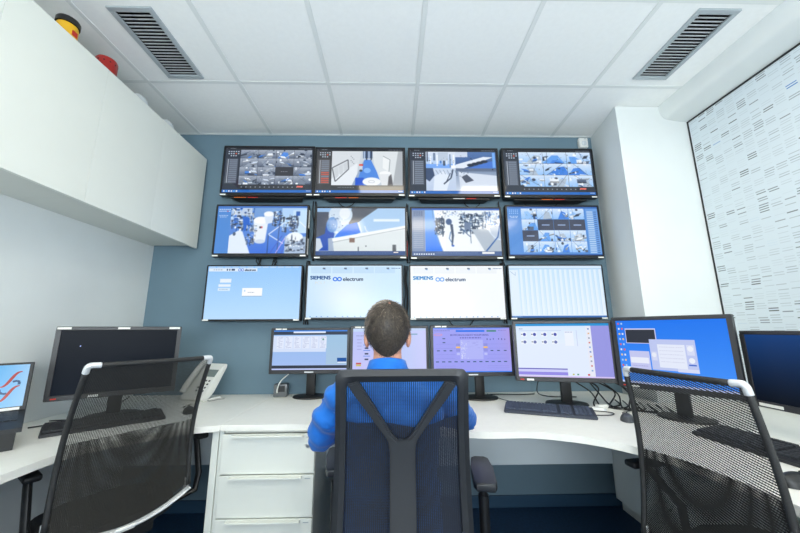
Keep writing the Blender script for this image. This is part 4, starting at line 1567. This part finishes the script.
def dens(c, n):
    """resample a closed contour evenly, starting at its own first point"""
    L = [0]
    for i in range(len(c)):
        a, b = c[i], c[(i + 1) % len(c)]
        L.append(L[-1] + math.hypot(b[0] - a[0], b[1] - a[1]))
    out, j = [], 0
    for k in range(n):
        s = L[-1] * k / n
        while L[j + 1] < s:
            j += 1
        a, b = c[j], c[(j + 1) % len(c)]
        f = (s - L[j]) / max(1e-9, L[j + 1] - L[j])
        out.append((a[0] + (b[0] - a[0]) * f, a[1] + (b[1] - a[1]) * f))
    return out


ZT, ZB, HWC = 1.073, .50, .2145
outer = [(HWC + (-.004 if z > .9 else .004 * (1 - (z - ZB) / .5)) if 0 else x, z) for x, z in rounded(HWC, ZB, ZT, .022)]
inner_raw = rounded(HWC - .034, ZB + .04, ZT - .032, .022)
inner = []
for x, z in inner_raw:
    if z > .95:
        z -= .016 * max(0, 1 - (x / .17) ** 2) + .004      # sagging underside of the top bar
    inner.append((x, z))
NB = 96
# angular resampling so the two contours pair up
def ang(c, n):
    c = dens(c, 1200)
    cx, cz = 0, (ZT + ZB) / 2
    an = sorted((math.atan2((z - cz) / ((ZT - ZB) / 2), (x - cx) / HWC), x, z) for x, z in c)
    out = []
    for k in range(n):
        a = -PI + 2 * PI * (k + .5) / n
        out.append(min(an, key=lambda q: abs(q[0] - a))[1:])
    return out
oc, ic = ang(outer, NB), ang(inner, NB)
b = B()
TF, TBk = .016, -.016
fr = [[b.bm.verts.new((x, leanc(z) + dy, z)) for x, z in c] for c, dy in ((oc, -.010), (oc, .010), (ic, .012), (ic, -.012))]
mid = [b.bm.verts.new(((a[0] + c[0]) / 2, leanc((a[1] + c[1]) / 2) - .021, (a[1] + c[1]) / 2)) for a, c in zip(oc, ic)]
loop = [fr[0], fr[1], fr[2], fr[3], mid]
for a, c in zip(loop, loop[1:] + loop[:1]):
    for k in range(NB):
        b.bm.faces.new((a[k], a[(k + 1) % NB], c[(k + 1) % NB], c[k]))
b.build('back_frame', M_chair, mc, 50)

# Y strut: two arms into a broad stem
def yshape():
    L = [(-.175, 1.030), (-.150, .992), (-.045, .855), (-.040, .82), (-.040, ZB + .01)]
    R = [(-x, z) for x, z in L]
    V = [(.140, 1.040), (.030, .873), (.012, .858), (-.012, .858), (-.030, .873), (-.140, 1.040)]
    return L + R[::-1] + V
ys = yshape()
b = B()
ys2 = dens(ys, 150)
vb = [b.bm.verts.new((x, leanc(z) - .030, z)) for x, z in ys2]
vf = [b.bm.verts.new((x, leanc(z) - .008, z)) for x, z in ys2]
tri = tessellate_polygon([[Vector((x, z, 0)) for x, z in ys2]])
for a in tri:
    try:
        b.bm.faces.new([vb[i] for i in a])
        b.bm.faces.new([vf[i] for i in a][::-1])
    except ValueError:
        pass
for k in range(150):
    b.bm.faces.new((vb[k], vb[(k + 1) % 150], vf[(k + 1) % 150], vf[k]))
bmesh.ops.recalc_face_normals(b.bm, faces=b.bm.faces[:])
es = [e for e in b.bm.edges if len(e.link_faces) == 2 and e.calc_face_angle(0) > 1.0 and (e.verts[0] in vb and e.verts[1] in vb)]
bmesh.ops.bevel(b.bm, geom=es, offset=.006, segments=2, affect='EDGES')
b.build('back_strut', M_chair, mc, 40)


def sheet(nu, nv, fpos, uvs, name, m, parent):
    b = B()
    uvl = b.bm.loops.layers.uv.verify()
    vs = [[b.bm.verts.new(fpos(i / nu * 2 - 1, j / nv)) for i in range(nu + 1)] for j in range(nv + 1)]
    for j in range(nv):
        for i in range(nu):
            f = b.bm.faces.new((vs[j][i], vs[j][i + 1], vs[j + 1][i + 1], vs[j + 1][i]))
            for l, (ii, jj) in zip(f.loops, ((i, j), (i + 1, j), (i + 1, j + 1), (i, j + 1))):
                l[uvl].uv = (ii / nu * uvs[0], jj / nv * uvs[1])
            f.smooth = True
    return b.build(name, m, parent, 'raw')


sheet(10, 16, lambda u, v: (u * (HWC - .028), leanc(1.035 - .515 * v) + .006 + .012 * (1 - u * u) * 0, 1.035 - .515 * v), (.37, .515), 'mesh_back', M_mesh_c, mc)
shade_weave = mesh_fabric('dense dark shade weave', (30, 34, 44), .0062, .0042, .40, .50)
sheet(10, 10, lambda u, v: (u * (HWC - .032), leanc(.915 - .38 * v) + .0125, .915 - .38 * v - (.022 * (1 - u * u) + .008 * math.sin(u * 5)) * (1 - v)), (.36, .38), 'fold_shade_sheet', shade_weave, mc)  # dark sheet that stands in for the shadow under a shirt fold
B().tube([(0, CB - .012, ZB + .02), (0, CB - .02, .42), (0, CB + .06, .385), (0, -.02, .385)], .026, 10, True, .7).build('back_bracket', M_chair, mc, 40)
cushion(mc, .235, -.205, .25, .415, .475)
B().b2(-.12, .12, -.12, .12, .365, .415, .012).build('mechanism', M_black, mc, 40)
for s in (-1, 1):
    p = B()
    px = [(-.031, -.125), (.031, -.125), (.040, -.10), (.042, .02), (.035, .115), (.02, .13), (-.02, .13), (-.035, .115), (-.042, .02), (-.040, -.10)]
    p.prism(px, -.014, .014, .007, None, 3)
    ax, ay = (.305, -.015) if s > 0 else (.262, .12)
    p.build('armrest_pad', M_chair, mc, 50, (s * ax, ay, .672), (0, 0, -s * .16))
    B().tube([(s * ax, ay, .66), (s * ax, ay, .56)], .016, 10, True, .8).tube([(s * ax, ay, .60), (s * ax, ay, .45), (s * (ax - .004), ay * .9, .415), (s * .22, ay * .7, .395), (s * .10, .0, .393)], .019, 10, True).build('armrest_post', M_black, mc, 40)
chair_base(mc)


# --- two mesh sling chairs with bright corner elbows
def sling(label, loc, rz, ztop, wtop, wlow, lean, bulge, zl, zk, fab, arms, arm_y):
    """y0 = top edge of the back; v runs from the top (0) to the bottom rail (1), u across"""
    t = thing('mesh_chair', label, 'chair', loc, rz, 'swivel office chairs')
    Y0 = -.255

    def P(u, v, dy=0.0, dz=0.0):
        z = ztop + (zl + zk * u * u - ztop) * v
        return Vector((u * (wtop + (wlow - wtop) * v) / 2, Y0 + lean * v + bulge * math.sin(PI * v) - .010 * (1 - u * u) + dy, z + dz))
    sheet(16, 26, lambda u, v: P(u, v * .985), (wtop, ztop - zl), 'mesh_back', fab, t)
    sheet(16, 16, lambda u, v: P(u * .97, .44 + .05 * u * u + v * (.53 - .05 * u * u), .009), (wtop, .5 * (ztop - zl)), 'shade_layer', fab, t)  # second layer added to darken the lower back like the shade behind it
    for s in (-1, 1):
        B().tube([P(s, .02 + .96 * k / 16) for k in range(17)], .0095, 10).build('side_hem', M_frame_m, t, 180)
    B().tube([P(-.86 + 1.72 * k / 12, 0) for k in range(13)], .0095, 10).build('top_hem', M_frame_m, t, 180)
    for s in (-1, 1):
        c = [P(s * .83, 0), P(s * .95, 0, 0, .001), P(s * .99, .005), P(s, .02), P(s, .045)]
        plabel(B().tube(spline(c, 4), .0105, 10).build('corner_elbow', M_silver, t, 180), 'bright metal corner of the back frame')
    rl = B()
    us = [-1 + 2 * k / 16 for k in range(17)]
    rl.tube([P(u * 1.01, 1, -.004) for u in us], .017, 10, True, .38)
    plabel(rl.build('bottom_rail', M_silver, t, 180), 'bright metal rail')
    h = B()
    for k in range(9):
        h.ell(P(-.86 + 1.72 * k / 8, 1, -.0115), (.0048, .003, .0048), None, 8, 6)
    stuff(h.build('rail_holes', M_black, t))
    B().b2(-.03, .03, -.003, .003, -.008, .008, .002, 1).build('rail_badge', M_sticker, t, None, P(0, 1, -.014))
    for s in (-1, 1):
        B().tube(spline([P(s, .93, .004), P(s * .97, 1, .02, -.012), P(s * .8, 1, .06, -.035), (s * .14, Y0 + lean + .14, .41), (s * .10, .02, .40)], 5), .011, 10).build('back_bracket', M_silver, t, 180)
    cushion(t, .225, Y0 + lean + .028, .25, .42, .475)
    B().b2(-.13, .13, -.08, .14, .37, .42, .012).build('mechanism', M_black, t, 40)
    for s in (-1, 1):
        ar = arms[0] if s < 0 else arms[1]
        plabel(B().b2(-.026, .026, -.11, .11, -.012, .012, .009, 3).build('armrest_pad', M_black, t, 50, (s * ar, arm_y, .668)), 'black arm pad')
        B().tube([(s * ar, arm_y - .03, .658), (s * (ar - .004), .03, .50), (s * (ar - .02), .02, .43), (s * .12, .02, .40)], .019, 10, True, .7).build('armrest_post', M_black, t, 40)
    chair_base(t, .30, M_black)
    return t


M_frame_m = mat('black woven hem', (34, 35, 36), .6, var=.25, scale=420, bump=.4, bscale=700)
def place_sling(label, mx, my, rz, *a):
    f = Vector((-math.sin(rz), math.cos(rz), 0)) * .255
    return sling(label, (mx + f.x, my + f.y, 0), rz, *a)


place_sling('black mesh office chair at the left corner desk, bright corners and bottom rail', -.948, 1.391, .947, 1.08, .418, .447, .118, .058, .457, .059, M_mesh_l, (.245, .35), .13)
place_sling('black mesh office chair at the right desk, cut by the right photo edge', .922, 1.102, -1.405, 1.048, .384, .449, .02, .029, .431, .03, M_mesh_r, (.305, .305), -.075)


# ------------------------------------------------------------------ the man
def remesh(bm_owner, vox, smooth=6):
    me = bpy.data.meshes.new('raw')
    bm_owner.bm.to_mesh(me)
    bm_owner.bm.free()
    o = bpy.data.objects.new('raw', me)
    COL.objects.link(o)
    m = o.modifiers.new('r', 'REMESH')
    m.mode = 'VOXEL'
    m.voxel_size = vox
    s = o.modifiers.new('s', 'SMOOTH')
    s.factor = .5
    s.iterations = smooth
    dg = bpy.context.evaluated_depsgraph_get()
    out = bpy.data.meshes.new_from_object(o.evaluated_get(dg))
    bpy.data.objects.remove(o)
    bpy.data.meshes.remove(me)
    return out


def link(name, me, m, parent, smooth=True):
    me.materials.clear()
    me.materials.append(m)
    if smooth:
        me.shade_smooth()
    o = bpy.data.objects.new(name, me)
    COL.objects.link(o)
    o.parent = parent
    return o


def skin_mat():
    m = mat('skin', (206, 150, 128), .5, var=.05, scale=30)
    m.node_tree.nodes['Principled BSDF'].inputs['Subsurface Weight'].default_value = .12
    m.node_tree.nodes['Principled BSDF'].inputs['Subsurface Radius'].default_value = (.02, .008, .004)
    return m


def shirt_mat():
    m = bpy.data.materials.new('blue cotton shirt')
    m.use_nodes = True
    nt = m.node_tree
    b = nt.nodes['Principled BSDF']
    b.inputs['Roughness'].default_value = .75
    b.inputs['Specular IOR Level'].default_value = .2
    b.inputs['Sheen Weight'].default_value = .15
    tc = nt.nodes.new('ShaderNodeTexCoord')
    n = nt.nodes.new('ShaderNodeTexNoise')
    n.inputs['Scale'].default_value = 9
    n.inputs['Detail'].default_value = 4
    r = nt.nodes.new('ShaderNodeValToRGB')
    r.color_ramp.elements[0].color = rgba((18, 92, 182))
    r.color_ramp.elements[1].color = rgba((40, 122, 212))
    nt.links.new(tc.outputs['Object'], n.inputs['Vector'])
    nt.links.new(n.outputs['Fac'], r.inputs['Fac'])
    nt.links.new(r.outputs['Color'], b.inputs['Base Color'])
    n2 = nt.nodes.new('ShaderNodeTexNoise')
    n2.inputs['Scale'].default_value = 500
    bp = nt.nodes.new('ShaderNodeBump')
    bp.inputs['Strength'].default_value = .15
    bp.inputs['Distance'].default_value = .001
    nt.links.new(tc.outputs['Object'], n2.inputs['Vector'])
    nt.links.new(n2.outputs['Fac'], bp.inputs['Height'])
    nt.links.new(bp.outputs['Normal'], b.inputs['Normal'])
    return m


def hair_mat():
    m = bpy.data.materials.new('short brown grey hair')
    m.use_nodes = True
    nt = m.node_tree
    b = nt.nodes['Principled BSDF']
    b.inputs['Roughness'].default_value = .5
    b.inputs['Specular IOR Level'].default_value = .3
    tc = nt.nodes.new('ShaderNodeTexCoord')
    n = nt.nodes.new('ShaderNodeTexNoise')
    n.inputs['Scale'].default_value = 160
    n.inputs['Detail'].default_value = 3
    r = nt.nodes.new('ShaderNodeValToRGB')
    r.color_ramp.elements[0].position = .32
    r.color_ramp.elements[1].position = .72
    r.color_ramp.elements[0].color = rgba((36, 33, 31))
    r.color_ramp.elements[1].color = rgba((78, 70, 62))
    nt.links.new(tc.outputs['Object'], n.inputs['Vector'])
    nt.links.new(n.outputs['Fac'], r.inputs['Fac'])
    nt.links.new(r.outputs['Color'], b.inputs['Base Color'])
    return m


PX, PY = -.02, 1.27                      # the root stands under the neck
man = thing('person', 'man in a blue shirt seen from behind, seated at the desk, short brown hair', 'person', (PX, PY, 0))
HC = Vector((0, .012, 1.20))             # centre of the skull
SH = {-1: Vector((-.160, .005, .968)), 1: Vector((.190, .015, .972))}
EL = {-1: Vector((-.262, .13, .788)), 1: Vector((.318, .19, .835))}
WR = {-1: Vector((-.115, .375, .785)), 1: Vector((.165, .405, .800))}
b = B()
b.ell(HC + Vector((0, -.004, .012)), (.0755, .094, .097))
b.ell(HC + Vector((0, -.038, -.012)), (.068, .058, .075))
b.ell(HC + Vector((0, -.022, -.056)), (.056, .048, .062))
b.ell(HC + Vector((0, .03, -.062)), (.056, .062, .060))
b.ell(HC + Vector((0, .066, -.092)), (.03, .026, .024))
b.tube([HC + Vector((0, .092, .012)), HC + Vector((0, .104, -.02)), HC + Vector((0, .108, -.034))], [.008, .012, .015], 10)
b.ell(HC + Vector((0, .086, .02)), (.05, .014, .010))
b.ell(HC + Vector((0, .083, -.066)), (.024, .012, .006)).ell(HC + Vector((0, .081, -.076)), (.021, .012, .006))
for s in (-1, 1):
    b.ell(HC + Vector((s * .046, .066, -.03)), (.024, .024, .02))
    b.ell(HC + Vector((s * .081, .0, -.034)), (.0085, .018, .030), RZ(s * -.4) @ RX(-.15))
    b.ell(HC + Vector((s * .078, .002, -.056)), (.008, .010, .012))
b.rings([[Vector((rx * math.cos(a), cy + ry * math.sin(a), z)) for a in [2 * PI * k / 20 for k in range(20)]]
         for rx, ry, cy, z in ((.052, .056, .008, 1.15), (.053, .056, .002, 1.10), (.057, .058, -.006, 1.06), (.075, .062, -.012, 1.03), (.11, .07, -.012, 1.0))])
# slim trunk inside the shirt, pelvis
b.rings([[Vector((rx * math.cos(a), cy + ry * math.sin(a), z)) for a in [2 * PI * k / 20 for k in range(20)]]
         for rx, ry, cy, z in ((.12, .09, .07, .52), (.12, .08, .05, .66), (.13, .09, .01, .84), (.12, .08, -.01, 1.0))])
for s in (-1, 1):
    b.tube([SH[s] * .9 + Vector((0, 0, .09)), SH[s], (SH[s] + EL[s]) / 2, EL[s]], [.03, .036, .036, .032], 12)
    b.tube([EL[s], EL[s] * .55 + WR[s] * .45, WR[s]], [.032, .034, .023], 12)
    d = (WR[s] - EL[s])
    d.z = 0
    d.normalize()
    fwd = (Vector((0, 1, 0)) * .75 + d * .25).normalized()
    side = Vector((fwd.y, -fwd.x, 0))
    palm = WR[s] + fwd * .055
    palm.z = .776
    R_ = Matrix((side, fwd, Vector((0, 0, 1)))).transposed().to_4x4()
    b.tube([WR[s], palm - fwd * .02], [.022, .02], 10)
    b.ell(palm, (.039, .048, .0135), R_)
    for i, (off, ln) in enumerate(((-.030, .068), (-.010, .078), (.010, .073), (.029, .056))):
        a = palm + side * off * (1 if s > 0 else 1) + fwd * .036
        b.tube([a, a + fwd * ln * .42 + side * off * .25 + Vector((0, 0, .008)), a + fwd * ln * .75 + side * off * .35 + Vector((0, 0, -.001)), a + fwd * ln * .96 + side * off * .4 + Vector((0, 0, -.013))], [.0085, .0082, .0075, .0062], 8)
    th = palm - side * s * .034 - fwd * .018
    b.tube([th, th - side * s * .022 + fwd * .022 - Vector((0, 0, .003)), th - side * s * .026 + fwd * .052 - Vector((0, 0, .008))], [.011, .0095, .0075], 8)
body_me = remesh(b, .0042, 4)
body = link('body', body_me, skin_mat(), man)
for s in (-1, 1):
    B().ell(HC + Vector((s * .031, .082, .004)), (.011, .011, .009)).build('eye', mat('eye white', (226, 222, 216), .2), body, 180)

# short hair: cap over skull with a crown whorl, plus a fringe of short strands
def hair_surf(dirv):
    """radius of the hair cap along a direction from HC"""
    x, y, z = dirv
    if z >= 0:
        return 1 / math.sqrt((x / .0835) ** 2 + (y / .104) ** 2 + (z / .110) ** 2)
    ce = math.sqrt(x * x + y * y)
    t = math.asin(min(1, -z)) / math.radians(60)
    a, b = .0835 * (1 - .34 * t * t), .104 * (1 - (.33 if y < 0 else .1) * t ** 1.5)
    return 1 / math.sqrt((x / ce / a) ** 2 + (y / ce / b) ** 2) / ce


hb = B()
nu, nv = 56, 30
hv = {}
def low_edge(az):
    # lowest elevation of the hair by azimuth (az = 0 forward, pi = back)
    k = .5 - .5 * math.cos(az)
    return math.radians(34 - 87 * k ** .8)
for i in range(nu):
    az = 2 * PI * i / nu
    el0 = low_edge(az)
    for j in range(nv + 1):
        el = el0 + (PI / 2 - el0) * j / nv
        d = Vector((math.sin(az) * math.cos(el), math.cos(az) * math.cos(el), math.sin(el)))
        rr_ = hair_surf(d)
        if el < 0:                                   # follow the occiput and nape in
            rr_ *= 1
        edge = min(1, j / 5)
        rr_ *= .955 + .045 * edge
        rr_ += .0022 * (noise.noise(d * 9) + .6 * noise.noise(Vector((az * 9, el * 2.5, 3)))) * edge
        hv[i, j] = hb.bm.verts.new(HC + d * rr_)
for i in range(nu):
    for j in range(nv):
        hb.bm.faces.new((hv[i, j], hv[(i + 1) % nu, j], hv[(i + 1) % nu, j + 1], hv[i, j + 1]))
hm = hair_mat()
hair = hb.build('hair', hm, man, 180)
hs_ = B()
rh = random.Random(2)
crown = Vector((.006, -.045, .10))
for k in range(5200):
    az = rh.uniform(0, 2 * PI)
    el0 = low_edge(az)
    el = el0 + (PI / 2 - el0) * rh.random() ** .9
    d = Vector((math.sin(az) * math.cos(el), math.cos(az) * math.cos(el), math.sin(el)))
    rr_ = hair_surf(d)
    if el < 0:
        rr_ *= 1
    p = d * rr_ * .985
    away = (p - crown)
    tan = away - d * away.dot(d)
    tan = tan.normalized() if tan.length > 1e-4 else Vector((1, 0, 0))
    tan = (tan + d.cross(tan) * .35).normalized()
    ln = rh.uniform(.013, .026) * (.45 if el < -.15 else 1)
    sd = d.cross(tan) * rh.uniform(.0006, .0011)
    tip = p + tan * ln * .85 + d * ln * rh.uniform(.12, .42)
    v = [hs_.bm.verts.new(HC + q) for q in (p - sd, p + sd, (p + tip) / 2 + d * .001, tip)]
    fa = hs_.bm.faces.new((v[0], v[1], v[2])), hs_.bm.faces.new((v[1], v[3], v[2]))
    e1 = Vector((1, 0, 0))
    rel = d - crown.normalized() * d.dot(crown.normalized())
    sw = noise.noise(Vector((math.atan2(rel.x, rel.z - rel.y) * 7 + rel.length * 2, rel.length * 1.5, 1.7)))
    tone = min(3, max(0, int(.8 + 1.7 * max(-.3, d.z) + 2.6 * sw + rh.gauss(0, .45))))
    for q in fa:
        q.material_index = tone
hso = stuff(hs_.build('hair_strands', mat('dark hair strand', (46, 42, 40), .5), man, 'raw'))
for nm, c in (('brown hair strand', (74, 66, 60)), ('ash hair strand', (112, 101, 90)), ('grey hair strand', (156, 145, 132))):
    hso.data.materials.append(mat(nm, c, .5))

# shirt with sleeves
b = B()
def ring(rx, ry, cx, cy, z, n=28):
    return [Vector((cx + rx * math.copysign(abs(math.cos(a)) ** .85, math.cos(a)), cy + ry * math.copysign(abs(math.sin(a)) ** .85, math.sin(a)), z)) for a in [2 * PI * k / n for k in range(n)]]
b.rings([ring(.185, .125, .015, .075, .50), ring(.182, .125, .015, .065, .58), ring(.172, .118, .015, .05, .68), ring(.178, .122, .015, .025, .80), ring(.186, .122, .015, .008, .90), ring(.175, .105, .012, .0, .965), ring(.13, .082, .005, -.004, 1.012), ring(.082, .068, 0, -.006, 1.043)])
for s in (-1, 1):
    b.ell(SH[s] + Vector((-s * .012, 0, -.002)), (.066, .068, .062))
    b.tube([Vector((s * .05, -.006, 1.032)), Vector((s * .105, -.002, 1.005)), SH[s] + Vector((-s * .02, 0, .016))], [.036, .042, .05], 14)
    b.tube([SH[s], SH[s] * .5 + EL[s] * .5 + Vector((s * .008, -.012, 0)), EL[s]], [.062, .060, .054], 16)
    b.ell(EL[s], (.055, .056, .056))
    b.tube([EL[s], EL[s] * .6 + WR[s] * .4, EL[s] * .12 + WR[s] * .88], [.054, .048, .036], 16)
sm = remesh(b, .0062, 7)
wr_ = random.Random(5)
for v in sm.vertices:
    p = v.co
    # long soft folds: diagonal across the back, tight rings at elbows and waist
    f = noise.noise(Vector((p.x * 4, p.y * 6, p.z * 17 + p.x * 10))) * .019
    f += noise.noise(Vector((p.x * 13 + 7, p.y * 9, p.z * 30 - p.x * 18))) * .006
    for s in (-1, 1):
        de = (p - EL[s]).length
        if de < .14:
            f += math.sin(de * 210 + 3 * noise.noise(p * 20)) * .0032 * (1 - de / .14)
    v.co = p + v.normal * f
M_shirt = shirt_mat()
shirt = link('shirt', sm, M_shirt, man)
ms = shirt.modifiers.new('soften', 'SMOOTH')
ms.factor, ms.iterations = .5, 4
cb = B()
n = 32
def cring(r, z0, dz, out):
    return [Vector((r * 1.04 * math.cos(a), -.006 + r * math.sin(a) * 1.02, z0 + dz * math.sin(a))) for a in [2 * PI * k / n for k in range(n)]]
cb.rings([cring(.084, 1.030, -.006, 0), cring(.071, 1.066, -.014, 0), cring(.066, 1.083, -.020, 0), cring(.060, 1.083, -.020, 0), cring(.062, 1.06, -.014, 0)], False)
cb.build('collar', M_shirt, shirt, 180)

# trousers and shoes under the desk
b = B()
b.rings([ring(.17, .13, .01, .085, .585), ring(.175, .14, .01, .095, .53), ring(.165, .14, .01, .10, .487)])
for s in (-1, 1):
    kn = Vector((.01 + s * .15, .53, .535))
    an = Vector((.01 + s * .15, .50, .12))
    b.tube([Vector((.01 + s * .085, .10, .552)), Vector((.01 + s * .12, .32, .552)), kn], [.085, .078, .062], 16)
    b.ell(kn, (.062, .062, .062))
    b.tube([kn, kn * .5 + an * .5 + Vector((0, -.012, 0)), an], [.062, .056, .046], 16)
link('trousers', remesh(b, .009, 5), mat('dark navy trousers', (32, 38, 52), .8, var=.1, scale=60), man)
for s in (-1, 1):
    b = B()
    x = .01 + s * .15
    b.ell((x, .57, .045), (.043, .125, .042)).ell((x, .50, .07), (.042, .055, .055)).b2(x - .038, x + .038, .46, .68, .003, .02, .008)
    link('shoe', remesh(b, .006, 4), mat('black leather shoe', (26, 25, 25), .4), man)
